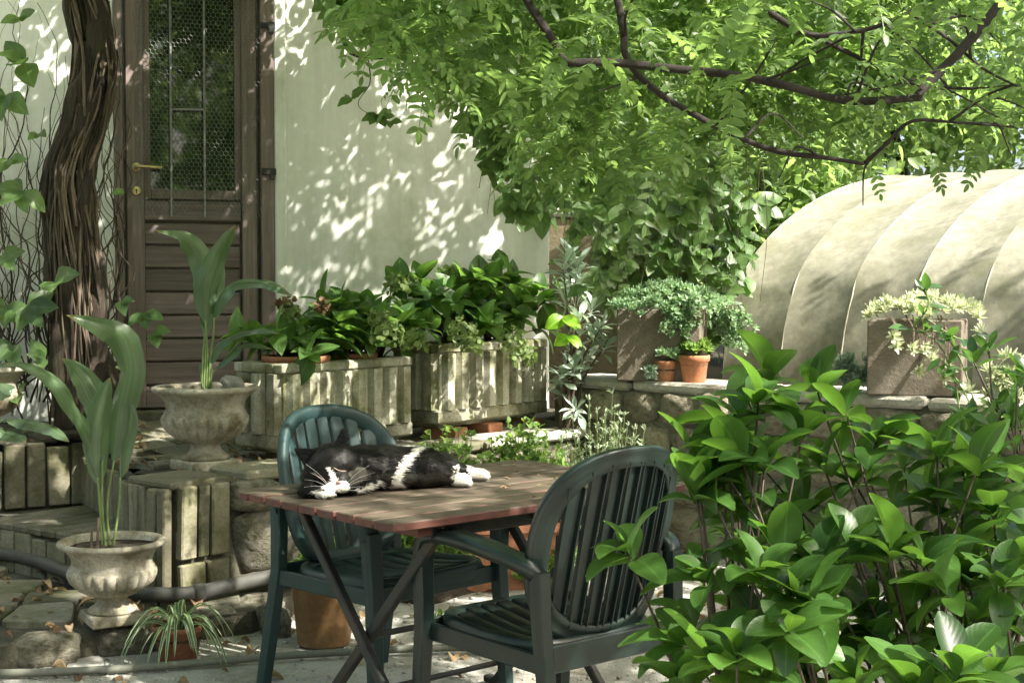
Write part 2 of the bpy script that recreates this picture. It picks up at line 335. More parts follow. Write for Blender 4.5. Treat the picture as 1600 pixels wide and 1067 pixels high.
# ------------------------------------------------------------------ leaves
SHAPES = {
 'obovate': [.10, .30, .55, .82, 1., .93, .62, .06], 'broad': [.12, .38, .64, .85, .97, 1., .96, .84, .60, .14], 'ovate': [.12, .70, .98, 1., .90, .70, .42, .03],
 'lance': [.12, .45, .78, 1., .98, .80, .45, .03], 'leaflet': [.25, .85, 1., 1., .9, .65, .1], 'tiny': [.3, .9, 1., .12], 'linear': [.7, 1., 1., .9, .7, .4, .05],
 'spoon': [.18, .30, .50, .80, 1., .95, .62, .12], 'succ': [.3, .55, .85, 1., .85, .25]}
def leaf_t(L, W, shape='ovate', fold=.15, curl=.2, twist=0., wav=0.):
    pr = SHAPES[shape]; n = len(pr); V = []; F = []; UV = []
    for i, w in enumerate(pr):
        t = i/(n-1); y = L*t*(1-.12*curl*t); z = L*(.35*curl*t*.6-curl*t*t*.75); hw = W*.5*w
        tw = twist*t; c, s = math.cos(tw), math.sin(tw); wv = wav*W*math.sin(i*2.1)
        for k, x in enumerate((-hw, 0, hw)):
            zz = abs(x)*fold*2+(wv if k != 1 else 0)*(1 if k else -1)
            V.append((x*c-zz*s, y, z+x*s+zz*c)); UV.append((k/2, t))
    for i in range(n-1):
        for k in range(2): F.append((i*3+k, i*3+k+1, (i+1)*3+k+1, (i+1)*3+k))
    return np.array(V, float), np.array(F, int), np.array(UV, float)
def np_mesh(name, V, F, UV, mat, smooth=True):
    me = bpy.data.meshes.new(name); nF, k = F.shape
    me.vertices.add(len(V)); me.vertices.foreach_set('co', V.astype(np.float32).ravel())
    me.loops.add(nF*k); me.loops.foreach_set('vertex_index', F.astype(np.int32).ravel())
    me.polygons.add(nF); me.polygons.foreach_set('loop_start', np.arange(0, nF*k, k, dtype=np.int32))
    if UV is not None:
        ul = me.uv_layers.new(name='UVMap'); ul.data.foreach_set('uv', UV[F.ravel()].astype(np.float32).ravel())
    me.polygons.foreach_set('use_smooth', np.full(nF, smooth)); me.materials.append(mat); me.update(calc_edges=True)
    return me
def leaf_meshes(name, mat, n, L, W, shape, fold=.15, curl=.25, twist=.25, wav=0.):
    out = []
    for i in range(n):
        t = leaf_t(L, W*random.uniform(.9, 1.1), shape, fold*random.uniform(.5, 1.5), curl*random.uniform(.2, 1.8), random.uniform(-twist, twist), wav)
        out.append((np_mesh(name, *t, mat), t))
    return out
def scatter(tmpls, mats):
    """tmpls: list of (V,F,UV); mats: list of (template index, 4x4 Matrix) -> one big mesh arrays"""
    Vs, Fs, Us = [], [], []; off = 0
    by = {}
    for i, m in mats: by.setdefault(i, []).append(np.array(m))
    for i, ms in by.items():
        V, F, UV = tmpls[i]; A = np.stack(ms); k = len(A)
        P = np.einsum('kij,nj->kni', A[:, :3, :3], V)+A[:, None, :3, 3]
        Vs.append(P.reshape(-1, 3)); Fs.append((F[None]+np.arange(k)[:, None, None]*len(V)).reshape(-1, F.shape[1])+off)
        Us.append(np.tile(UV, (k, 1))); off += k*len(V)
    return np.concatenate(Vs), np.concatenate(Fs), np.concatenate(Us)
def TRS(loc, rot3, s=1.):
    m = rot3.to_4x4() @ Matrix.Scale(s, 4); m.translation = loc; return m
def put_leaves(root, name, lm, mats, limit=300, smooth=True):
    """lm: list of (mesh, template); mats: list of (i, world Matrix). The ones that show largest become parts, the rest one stuff part."""
    L = Vector(root.location); sz = []
    for i, m in mats:
        x, y, f = project(m.translation)
        big = m.to_scale().x/max(f, .3) if (-60 < x < 1660 and -60 < y < 1120 and f > .3) else 0
        sz.append(big)
    order = sorted(range(len(mats)), key=lambda q: -sz[q])
    inv = Matrix.Translation(-L); rest = []
    for r_, q in enumerate(order):
        i, m = mats[q]
        if r_ < limit and sz[q] > 0: inst(name, lm[i][0], root, M=inv @ m)
        else: rest.append((i, inv @ m))
    if rest:
        V, F, U = scatter([t for _, t in lm], rest)
        me = np_mesh('foliage', V, F, U, lm[0][0].materials[0], smooth)
        o = link(bpy.data.objects.new('foliage', me), root); o['kind'] = 'stuff'
def foliage(root, name, tm, mats, mat):
    V, F, U = scatter(tm, mats); V = V-np.array(root.location)[None]
    o = link(bpy.data.objects.new(name, np_mesh(name, V, F, U, mat)), root); o['kind'] = 'stuff'; return o
def rand_dir(zmin=-1):
    while True:
        v = Vector((random.gauss(0, 1), random.gauss(0, 1), random.gauss(0, 1))).normalized()
        if v.z > zmin: return v

# ------------------------------------------------------------------ stones
import bmesh
def stone_mesh(name, mat, seed, sub=3, e=3.2, amp=.10):
    bm = bmesh.new(); bmesh.ops.create_icosphere(bm, subdivisions=sub, radius=1)
    for v in bm.verts:
        p = v.co; p = p+Vector((.35*noise.noise(p*1.1+Vector((seed*7., 1, 0))), 0, .35*noise.noise(p*1.1+Vector((3, seed*9., 0))))); k = (abs(p.x)**e+abs(p.y)**e+abs(p.z)**e)**(-1/e)
        q = p*k; n1 = noise.noise(p*1.3+Vector((seed*5.1, 0, 0))); n2 = noise.noise(p*3.1+Vector((0, seed*3.3, 0))); n3 = noise.noise(p*7+Vector((0, 0, seed*2.)))
        v.co = q*(.5*(1+amp*2.2*n1+amp*n2+amp*.45*n3))
    me = bpy.data.meshes.new(name); bm.to_mesh(me); bm.free(); me.materials.append(mat)
    me.polygons.foreach_set('use_smooth', [True]*len(me.polygons)); return me
STONES = [stone_mesh('stone', M['rough_stone'], i, 3, 4.5, .11) for i in range(7)]
PSTONES = [stone_mesh('stone', M['pale_stone'], i+20, 3, 4.5, .11) for i in range(7)]
# ------------------------------------------------------------------ ground
def zg(x, y): return .012*noise.noise(Vector((x*.9, y*.9, 0)))+.004*noise.noise(Vector((x*4, y*4, 3)))
b = MB(); xs = sorted(set([-150, -60, -25, -12]+[x*.25 for x in range(-24, 29)]+[12, 25, 60, 150])); ys = sorted(set([-150, -60, -25, -8, -3]+[y*.25 for y in range(0, 45)]+[14, 20, 35, 70, 150]))
for y in ys:
    for x in xs: b.v.append((x, y, zg(x, y)-.005 if abs(x) < 8 and 0 < y < 12 else 0))
nx = len(xs)
for j in range(len(ys)-1):
    for i in range(nx-1): b.f.append((j*nx+i, j*nx+i+1, (j+1)*nx+i+1, (j+1)*nx+i))
tag(b.build('ground', M['ground'], smooth=True), kind='structure')

# ------------------------------------------------------------------ house
WC = Vector((.21, 7.9, 0)); WR = R(18)
house = thing('house', 'white plastered house with a brown half-glazed door behind the terrace', 'house', WC, WR)
wx = lambda px: -(.21-7.9*((px-800)/2200))/(.951-.309*((px-800)/2200))
DX0, DX1 = -2.34, -1.535           # door opening
def wall_part(x0, x1, y0, y1, z0, z1, name='wall', m='stucco', bv=.006):
    return MB().box(((x0+x1)/2, (y0+y1)/2, (z0+z1)/2), (x1-x0, y1-y0, z1-z0), bv).build(name, M[m], house)
wall_part(DX1, 0, 0, .35, .2, 3.7); wall_part(-6, DX0, 0, .35, .2, 3.7); wall_part(DX0, DX1, .002, .35, 3.06, 3.7)
wall_part(DX0, DX1, .12, .35, .2, 3.06)      # wall behind the door leaf closes the opening
wall_part(-6, -.002, .352, 3.2, .2, 3.69, 'rear_wall')
wall_part(DX1+.002, DX1+.062, -.018, .0, .55, 3.69, 'pilaster_strip')
wall_part(DX0, DX1, -.06, .02, .52, .665, 'door_sill', 'paving')
# frame
fr = MB()
fr.box((DX0+.02, .035, 1.865), (.04, .1, 2.38), .004).box((DX1-.035, .03, 1.865), (.07, .09, 2.38), .004).box(((DX0+DX1)/2, .035, 3.02), (DX1-DX0-.12, .09, .06), .004)
fr.build('door_frame', M['door_v'], house)
dl, dr = DX0+.055, DX1-.085; dw = dr-dl
door = MB().box(((dl+dr)/2, .07, 1.83), (dw, .02, 2.30), .002).build('door', M['door_v'], house)
for cx, cz, sx, sz, nm, mm in ((dl+.045, 1.83, .09, 2.31, 'stile', 'door_v'), (dr-.04, 1.83, .08, 2.31, 'stile', 'door_v'), ((dl+dr)/2, 1.69, dw-.172, .10, 'rail', 'door'), ((dl+dr)/2, .73, dw-.172, .11, 'rail', 'door'), ((dl+dr)/2, 2.94, dw-.172, .09, 'rail', 'door')):
    MB().box((cx, .04, cz), (sx, .05, sz), .005).build(nm, M[mm], door)
n = 7; z0, z1 = .79, 1.635; ph = (z1-z0)/n
pm_ = MB().box((0, 0, 0), (dw-.174, .022, ph-.008), .006).mesh('plank'); pm_.materials.append(M['door'])
for k in range(n): inst('plank', pm_, door, ((dl+dr)/2, .046, z0+ph*(k+.5)), (R(random.uniform(-2, 2)), 0, 0))
gx0, gx1 = dl+.088, dr-.078
for cx, cz, sx, sz in ((gx0+.018, 2.32, .035, 1.14), (gx1-.018, 2.32, .035, 1.14), ((gx0+gx1)/2, 1.775, gx1-gx0-.072, .05), ((gx0+gx1)/2, 2.86, gx1-gx0-.072, .06)):
    MB().box((cx, .05, cz), (sx, .03, sz), .004).build('sash', M['door_v'], door)
MB().box(((gx0+gx1)/2, .056, 2.32), (gx1-gx0-.068, .006, 1.05), .001).build('glass_pane', M['glass'], door)
for px in (gx0+.135, gx0+.305): MB().tube([(px, .012, 1.66), (px+.004, .012, 2.98)], .0065, 8).build('bar', M['steel'], door)
MB().tube([(gx0+.135, .014, 2.21), (gx0+.305, .014, 2.215)], .006, 6).build('bar', M['steel'], door)
# hexagonal wire mesh
w = MB(); mx0, mx1, mz0, mz1 = gx0-.02, dr+.03, 1.66, 2.98; a = .0135; hx = a*math.sqrt(3)
def wire(p, q, r=.0011):
    p, q = Vector(p), Vector(q); w.tube([p, q], r, 3, cap=False)
row = 0; z = mz0
while z < mz1:
    x = mx0+(hx/2 if row % 2 else 0)
    while x < mx1:
        sag = .006*math.sin(x*9)+.004*math.sin(z*7)
        j = lambda: random.uniform(-.0012, .0012)
        if random.random() > .006 and not (z < 1.70 and random.random() < .35):
            wire((x+j(), -.004+sag, z), (x+j(), -.004+sag, z+a)); wire((x, -.004+sag, z+a), (x+hx/2, -.004+sag, z+1.5*a)); wire((x, -.004+sag, z+a), (x-hx/2, -.004+sag, z+1.5*a))
        x += hx
    z += 1.5*a; row += 1
w.build('wire_mesh', M['wire'], door)
hd = MB().lathe([(0, 0), (.024, .0), (.024, .006), (.019, .009), (.008, .01), (.008, .03)], 20).build('handle_rose', M['brass'], door, True)
hd.matrix_local = Matrix.Translation((dl+.05, .015, 1.91)) @ Matrix.Rotation(R(90), 4, 'X')
MB().tube(spline([(dl+.05, .012, 1.91), (dl+.05, -.035, 1.91), (dl+.07, -.045, 1.909), (dl+.12, -.044, 1.908), (dl+.175, -.04, 1.905)], 14), [.008]*8+[.0085]*7, 10).build('handle', M['brass'], door, True)
ky = MB().lathe([(0, 0), (.024, .0), (.024, .006), (.02, .008), (0, .0085)], 20).build('keyhole_plate', M['brass'], door, True); ky.matrix_local = Matrix.Translation((dl+.05, .015, 1.79)) @ Matrix.Rotation(R(90), 4, 'X')
MB().tube([(dl+.05, .0062, 1.793), (dl+.05, .0055, 1.793)], .005, 10).box((dl+.05, .006, 1.784), (.005, .001, .016), .0002).build('keyhole', M['iron'], door)
for z in (1.9, 2.66):
    h = MB().box((dr+.055, -.012, z), (.075, .035, .035), .003).box((dr+.072, -.02, z-.028), (.026, .03, .03), .003).build('hinge', M['iron'], door)
for px, pz in ((dl+.1, 1.75), (dl+.1, 2.5), (dr-.0, 1.86), (dr, 2.35), (dr, 2.55)):
    s_ = MB().lathe([(0, 0), (.009, 0), (.007, .004), (0, .005)], 10).build('screw', M['steel'], door, True); s_.matrix_local = Matrix.Translation((px, .012, pz)) @ Matrix.Rotation(R(90), 4, 'X')

# ------------------------------------------------------------------ terrace
NW = Vector((.309, -.951))
def zt(x, y):
    dw_ = (x-.21)*NW.x+(y-7.9)*NW.y
    return .53+.115*max(0, min(1, 1-dw_/.8))
P0 = Vector((-1.38, 5.47)); ED = Vector((.66, .75)).normalized(); EN = Vector((ED.y, -ED.x))
K = Vector((-2.02, 6.68)); E = P0+ED*2.55; L0 = Vector((-3.2, 5.95))
TP = [L0, K, P0, P0+EN*.12+ED*.0, E+EN*.12, Vector((.45, 7.75)), Vector((.21, 7.9))+Vector((0, .02)), Vector((-3.6, 6.65))]
b = MB(); n = len(TP)
for z in (0, 1):
    for p in TP: b.v.append((p.x, p.y, zt(p.x, p.y)-.02 if z else -.02))
cx = sum(p.x for p in TP)/n; cy = sum(p.y for p in TP)/n
for i in range(n): b.f.append((i, (i+1) % n, n+(i+1) % n, n+i))
# top as fine strip grid so that it follows the slope
terr = b.build('terrace', M['mortar']); tag(terr, kind='structure')
g = MB(); st = .08; gi = {}
for i in range(-46, 8):
    for j in range(66, 102):
        x, y = i*st, j*st
        if all(poly_in(TP, x+dx, y+dy) for dx, dy in ((0, 0), (st, 0), (st, st), (0, st))):
            q = []
            for dx, dy in ((0, 0), (1, 0), (1, 1), (0, 1)):
                k_ = (i+dx, j+dy)
                if k_ not in gi: gi[k_] = len(g.v); g.v.append((k_[0]*st, k_[1]*st, zt(k_[0]*st, k_[1]*st)-.016))
                q.append(gi[k_])
            g.f.append(tuple(q))
g.build('bedding', M['mortar'], terr)
tiles = []
for v in range(4):
    t = MB().box((0, 0, 0), (.29, .142, .026), .005); t.v = [(x+random.uniform(-.006, .006), y+random.uniform(-.005, .005), z) for x, y, z in t.v]
    me = t.mesh('tile'); me.materials.append(M['paving']); tiles.append(me)
ang = math.atan2(ED.y, ED.x)
for r_ in range(-1, 26):
    for c_ in range(-6, 13):
        q = P0+EN*(.12-.075-r_*.15)+ED*(.15+c_*.30+(.15 if r_ % 2 else 0)-.3)
        if all(poly_in(TP, q.x+ED.x*a_+EN.x*b_, q.y+ED.y*a_+EN.y*b_) for a_ in (-.14, .14) for b_ in (-.07, .07)):
            gx = (zt(q.x+.05, q.y)-zt(q.x-.05, q.y))/.1; gy = (zt(q.x, q.y+.05)-zt(q.x, q.y-.05))/.1
            nrm = Vector((-gx, -gy, 1)).normalized(); xa = Vector((ED.x, ED.y, 0)); xa = (xa-nrm*xa.dot(nrm)).normalized(); ya = nrm.cross(xa)
            m = Matrix((xa, ya, nrm)).transposed() @ Matrix.Rotation(random.uniform(-.02, .02), 3, 'Z') @ Matrix.Rotation(random.uniform(-.012, .012), 3, 'X')
            inst('tile', random.choice(tiles), terr, M=TRS(Vector((q.x, q.y, zt(q.x, q.y)-.008+random.uniform(-.003, .003))), m))

def slabs_on(parent, A, B, z0, z1, wmin, wmax, name='cladding_slab', mat='slab', proud=.03, hj=.02, top=None, off=Vector((0, 0, 0)), lean=.03):
    """upright stone slabs fixed on a vertical face running from A to B (outward side to the right of A->B)"""
    A, B = Vector(A), Vector(B); D = (B-A); Ln = D.length; D.normalize(); N = Vector((D.y, -D.x)); t = 0
    while t < Ln-.02:
        wd = min(random.uniform(wmin, wmax), Ln-t)
        if Ln-t-wd < .03: wd = Ln-t
        hh = z1-z0+random.uniform(-hj, hj*.3); vs, fs = cbox(wd-.012, proud+random.uniform(.0, .012), hh, .006)
        tp = random.uniform(-lean, lean); sk = random.uniform(-lean, lean)
        vs = [(x*(1+tp*4*z)+sk*z, y+.004*noise.noise(Vector((x*30, z*20, t*9))), z+.5*sk*x) for x, y, z in vs]
        c = A+D*(t+wd/2)+N*(proud*.3)
        m = Matrix(((D.x, -N.x, 0), (D.y, -N.y, 0), (0, 0, 1)))
        o = MB().add(vs, fs).build(name, M[mat], parent)
        o.matrix_local = TRS(Vector((c.x, c.y, z0+hh/2))-off, m); t += wd

# ------------------------------------------------------------------ steps
SF0, SF1 = Vector((-3.05, 6.72))+Vector((-.02, -.40)), Vector((-1.50, 5.36))
SF0 = Vector((-3.3, 5.55))
T1 = [Vector((-2.55, 6.42)), K+Vector((0, 0)), P0+Vector((-.02, -.01)), Vector((-1.47, 5.5)), Vector((-2.32, 6.12)), Vector((-2.75, 6.3))]
steps = thing('stone_steps', 'weathered stone steps leading up to the terrace beside the twisted trunk', 'steps', (-2.0, 6.0, 0))
SO = Vector((-2.0, 6.0, 0))
b = MB(); q = [Vector((-2.95, 6.2)), K+Vector((.0, .05)), P0+Vector((.02, .06)), Vector((-1.50, 5.52)), Vector((-2.30, 6.16)), Vector((-3.1, 5.75))]
for z in (0., .262):
    for p in q: b.v.append((p.x, p.y, z))
m6 = len(q); b.f.append(tuple(range(m6, 2*m6)))
for i in range(m6): b.f.append((i, (i+1) % m6, m6+(i+1) % m6, m6+i))
b.build('step_core', M['mortar'], steps, rel=SO)
# tread strips, laid across the front edge
fa, fb = Vector((-2.30, 6.16)), Vector((-1.50, 5.52)); fd = (fb-fa).normalized(); fnn = Vector((-fd.y, fd.x))
fb2 = Vector((-3.1, 5.75))
t = 0
while t < (fb-fa).length+.1:
    wd = random.uniform(.085, .13)
    c = fa+fd*(t+wd/2); ln = 0
    while ln < .62 and poly_in([tuple(v_) for v_ in q], *(c+fnn*(ln+.03))): ln += .02
    if ln > .08:
        o = MB().box((0, 0, 0), (wd-.010, ln+.03, .03), .006).build('tread_slab', M['paving'], steps)
        cc = c+fnn*(ln/2-.015)
        o.matrix_local = TRS(Vector((cc.x, cc.y, .272+random.uniform(-.003, .003)))-SO, Matrix(((fd.x, fnn.x, 0), (fd.y, fnn.y, 0), (0, 0, 1))))
    t += wd
slabs_on(steps, fa-fd*.0, fb, .06, .255, .10, .15, off=SO, name='riser_slab')
lf = (fb2-fa).normalized()
slabs_on(steps, fb2, fa, .06, .255, .12, .18, off=SO, name='riser_slab')
lt = fa
# upper riser, both sides of the inner corner
slabs_on(steps, L0, K+Vector((-.01, -.012)), .275, .575, .07, .12, off=SO, hj=.035, name='riser_slab')
slabs_on(steps, K+Vector((-.005, -.02)), P0, .275, .50, .07, .13, off=SO, name='riser_slab')
for k_ in range(4):                       # broad tread behind, left of the inner corner
    c = Vector((-2.42-.2*k_, 6.20-.05*k_)); o = MB().box((0, 0, 0), (.19, .2, .028), .006).build('tread_slab', M['paving'], steps)
    o.matrix_local = TRS(Vector((c.x, c.y, .271))-SO, Matrix.Rotation(R(18), 3, 'Z'))

# pier and rough stone face under the terrace edge
pier = thing('terrace_retaining_wall', 'rough mossy stone wall clad with upright slabs, carrying the terrace edge', 'stone wall', (P0.x, P0.y, 0))
PO = Vector((P0.x, P0.y, 0))
A_ = P0+EN*.12
slabs_on(pier, A_-ED*.005, A_+ED*.235, .25, .535, .06, .085, off=PO, hj=.01, proud=.035)
slabs_on(pier, A_-ED*.005, A_+ED*.235, .05, .24, .09, .13, off=PO, hj=.01, proud=.03)
slabs_on(pier, P0-EN*.005-ED*.03, P0+EN*.12-ED*.03, .08, .53, .06, .07, off=PO, hj=.01)
o = MB().box((0, 0, 0), (.30, .30, .03), .008).build('pier_cap', M['slab'], pier); o.matrix_local = TRS(Vector((*(P0+ED*.12-EN*.02), .538))-PO, Matrix.Rotation(ang, 3, 'Z'))
def stone_at(parent, c, sx, sy, sz, N3, off, lib=STONES, name='stone'):
    D3 = Vector((0, 0, 1)).cross(N3).normalized()
    m = Matrix((D3, N3, Vector((0, 0, 1)))).transposed() @ Matrix.Rotation(random.uniform(-.08, .08), 3, 'Y')
    mm = m.to_4x4() @ Matrix.Diagonal((sx, sy, sz, 1)); mm.translation = c-off
    return inst(name, random.choice(lib), parent, M=mm)
EN3 = Vector((EN.x, EN.y, 0))
def W2(t_, o_, z_): p = A_+ED*t_+EN*o_; return Vector((p.x, p.y, z_))
stone_at(pier, W2(.46, -.04, .27), .38, .26, .27, EN3, PO)           # the big pale boulder
for (t_, z_, sx, sz) in ((.36, .47, .24, .14), (.6, .49, .2, .11), (.36, .08, .26, .15), (.62, .08, .3, .15), (.80, .36, .26, .22), (.85, .13, .2, .16), (1.06, .44, .28, .17), (1.05, .22, .24, .2), (1.08, .06, .26, .12), (1.3, .34, .24, .22), (1.3, .12, .28, .18), (1.55, .43, .28, .16), (1.55, .2, .26, .22), (1.8, .38, .25, .22), (1.82, .14, .28, .2), (2.05, .42, .26, .18), (2.06, .2, .25, .2), (2.3, .36, .26, .24), (2.32, .12, .26, .2)):
    stone_at(pier, W2(t_, -.02, z_), sx, .2, sz, EN3, PO)
t_ = .30
while t_ < 2.5:
    wd = random.uniform(.28, .42); o = MB().box((0, 0, 0), (wd-.012, .26, .045), .012).build('edge_slab', M['coping' if t_ > 1.5 else 'slab'], pier)
    o.matrix_local = TRS(Vector((*(A_+ED*(t_+wd/2)-EN*(.09+random.uniform(-.015, .015))), .545))-PO, Matrix.Rotation(ang+random.uniform(-.02, .02), 3, 'Z')); t_ += wd

# lower flagged landing
land = thing('flagstone_landing', 'low damp flagstone landing with a broken edge below the steps', 'landing', (-1.8, 5.2, 0)); LO = Vector((-1.8, 5.2, 0))
LP = [(-3.4, 4.55), (-1.95, 4.62), (-1.66, 4.80), (-1.35, 5.06), (-.98, 5.28), (-.80, 5.75), (-1.3, 5.66), (-1.48, 5.55), (-2.3, 6.2), (-3.4, 6.1)]
b = MB(); m_ = len(LP)
for z in (-.02, .078):
    for i, (x, y) in enumerate(LP): b.v.append((x+(.0 if z < 0 else .01*random.uniform(-1, 1)), y, z))
b.f.append(tuple(range(m_, 2*m_)))
for i in range(m_): b.f.append((i, (i+1) % m_, m_+(i+1) % m_, m_+i))
b.build('landing_core', M['mortar'], land, rel=LO)
gx, gy = 9, 6; grid = {}
for i in range(gx+1):
    for j in range(gy+1):
        grid[i, j] = Vector((-3.2+i*.265+random.uniform(-.06, .06), 4.62+j*.27+i*.02+random.uniform(-.06, .06)))
for i in range(gx):
    for j in range(gy):
        qd = [grid[i, j], grid[i+1, j], grid[i+1, j+1], grid[i, j+1]]; c = sum(qd, Vector((0, 0)))/4
        if not all(poly_in(LP, *(c+(v_-c)*.8)) for v_ in qd): continue
        fl = MB(); rs = []
        for z, k_ in ((.07, .93), (.098, .94), (.104, .90)):
            ring = []
            for e_ in range(4):
                p, p2 = qd[e_], qd[(e_+1) % 4]
                for u in (.08, .5, .92):
                    w_ = p.lerp(p2, u); w_ = c+(w_-c)*k_; jn = .012*noise.noise(Vector((w_.x*14, w_.y*14, 0))); ring.append((w_.x+jn, w_.y-jn, z+.004*noise.noise(Vector((c.x*9, c.y*9, 0)))))
            rs.append(ring)
        fl.rings(rs).build('flagstone', M['paving'], land, rel=LO)
for k_, (px, py, s1) in enumerate(((60, 1030, .22), (190, 1012, .2), (250, 1005, .14), (330, 985, .16), (400, 962, .2), (425, 985, .1))):
    p = onz(px, py, .02)+Vector((0, .06, .015)); stone_at(land, p, s1, .14, .12, Vector((.5, -.85, 0)).normalized(), LO)

# ------------------------------------------------------------------ garden stone wall on the right
GW0 = Vector((.30, 7.38)); GD = Vector((.738, -.674)).normalized(); GN = Vector((-GD.y, GD.x)); GLEN = 4.4; GTOP = .82
def GWp(t_, o_, z_): p = GW0+GD*t_+GN*o_; return Vector((p.x, p.y, z_))
gwall = thing('garden_stone_wall', 'low garden wall of pale rubble stones under the block planters', 'stone wall', (GW0.x, GW0.y, 0)); GO = Vector((GW0.x, GW0.y, 0))
gm = Matrix.Rotation(math.atan2(GD.y, GD.x), 3, 'Z'); FN = Vector((-GN.x, -GN.y, 0))
o = MB().box((0, 0, 0), (GLEN, .34, GTOP-.04), .02).build('wall_core', M['lime_mortar'], gwall); o.matrix_local = TRS(GWp(GLEN/2-.12, .175, (GTOP-.04)/2)-GO, gm)
z = .0
for row, hh in enumerate((.22, .2, .2, .17)):
    t_ = -.1+random.uniform(0, .1)
    while t_ < GLEN-.15:
        wd = random.uniform(.18, .34)
        stone_at(gwall, GWp(t_+wd/2, .05+random.uniform(-.015, .015), z+hh/2+random.uniform(-.01, .01)), wd*.98, .16, hh*random.uniform(.9, 1.04), FN, GO, PSTONES); t_ += wd
    z += hh-.003
t_ = -.12
while t_ < GLEN-.2:
    wd = random.uniform(.4, .7); vs, fs = cbox(wd-.01, .40, .055, .016)
    vs = [(x+.012*noise.noise(Vector((x*9, y*9, z*9+t_))), y+.03*noise.noise(Vector((x*5+t_*3, y*3, 7))), z+.012*noise.noise(Vector((x*6, y*6+t_*4, 1)))) for x, y, z in vs]
    o = MB().add(vs, fs).build('coping_slab', M['coping'], gwall); o.matrix_local = TRS(GWp(t_+wd/2, .19, GTOP-.022)-GO, gm); t_ += wd
# earth terrace behind that wall
b = MB(); pts = [GWp(-.1, .3, 0), GWp(GLEN+2, .3, 0), Vector((9, 16, 0)), Vector((-.5, 16, 0)), Vector((-.5, 8.6, 0)), Vector((.3, 8.0, 0))]
for z in (-.05, .70):
    for p in pts: b.v.append((p.x, p.y, z))
n6 = len(pts); b.f.append(tuple(range(n6, 2*n6)))
for i in range(n6): b.f.append((i, (i+1) % n6, n6+(i+1) % n6, n6+i))
tag(b.build('upper_garden_ground', M['soil']), kind='structure')
# old boundary wall behind
bw = thing('old_boundary_wall', 'old brown patchy rendered wall behind the hanging creeper', 'wall', (.42, 9.3, .65))
b = MB(); b.box((0, 0, .45), (1.05, .3, 1.3), .02); b.build('wall_body', M['old_wall'], bw); b = MB(); b.box((0, 0, 1.135), (1.1, .36, .07), .02); b.build('wall_cap', M['coping'], bw)
bw.rotation_euler = (0, 0, R(-8))
# soil bed at the foot of the terrace
b = MB(); rs = []
for k_ in range(15):
    t_ = .85+k_*.14; rs.append([tuple(W2(t_, o_, zz)+Vector((0, 0, .02*noise.noise(Vector((t_*6, o_*9, 0)))))) for o_, zz in ((-.05, .10), (.1, .13), (.28, .11), (.42, .04), (.5, -.02), (0, -.02))])
tag(b.rings(rs).build('planting_bed', M['soil'], smooth=True), kind='structure')

# ------------------------------------------------------------------ polytunnel cover
TB = Vector((1.30, 8.66)); TA = Vector((.74, -.673)).normalized(); TN = Vector((.673, .74)).normalized()
tun = thing('tunnel_greenhouse', 'long cream fabric tunnel cover with curved ribs behind the garden wall', 'greenhouse', (TB.x, TB.y, .7)); TO = Vector((TB.x, TB.y, .7))
TRa, TRb = 2.5, 1.42
def tprof(f):               # upright skirt, then a long low arch
    fv = .1
    if f < fv: return .14*(f/fv)**2.2, .55*f/fv
    if f > 1-fv: return 2*TRa+.28-.14*((1-f)/fv)**2.2, .55*(1-f)/fv
    ph_ = (f-fv)/(1-2*fv)*math.pi; return .14+TRa*(1-math.cos(ph_)), .55+.87*max(0, math.sin(ph_))**1.35
def tpt(s, th, bulge=0):
    f = max(0, min(1, th/math.pi)); hx_, hz = tprof(f); h0, z0_ = tprof(max(0, f-.02)); h1, z1_ = tprof(min(1, f+.02))
    n_ = Vector((-(z1_-z0_), h1-h0)).normalized()
    p = TB+TA*s+TN*(hx_+n_.x*bulge)
    return Vector((p.x, p.y, .7+hz+n_.y*bulge))
PW = .40
for k_ in range(-0, 13):
    b = MB(); ns, nt_ = 6, 48
    for j in range(nt_+1):
        th = math.pi*j/nt_
        for i in range(ns+1):
            s = k_*PW+PW*i/ns; x = i/ns
            bl = -.020*math.sin(math.pi*x)+.014*noise.noise(Vector((s*2.2, th*4.0, 0)))+.012*noise.noise(Vector((s*5, th*11, 2)))*math.sin(math.pi*x)
            b.v.append(tuple(tpt(s, th, bl)-TO))
    for j in range(nt_):
        for i in range(ns): b.f.append((j*(ns+1)+i, j*(ns+1)+i+1, (j+1)*(ns+1)+i+1, (j+1)*(ns+1)+i))
    b.build('cover_panel', M['cover'], tun, True)
for k_ in range(0, 14):
    MB().tube([tpt(k_*PW, math.pi*j/48, -.004)-TO for j in range(49)], .0055, 6).build('rib', M['seam'], tun, True)
b = MB(); e0 = [tpt(0.01, math.pi*j/48)-TO for j in range(49)]; b.v = [tuple(p) for p in e0]; b.f = [tuple(range(49))]; b.build('end_panel', M['cover'], tun)
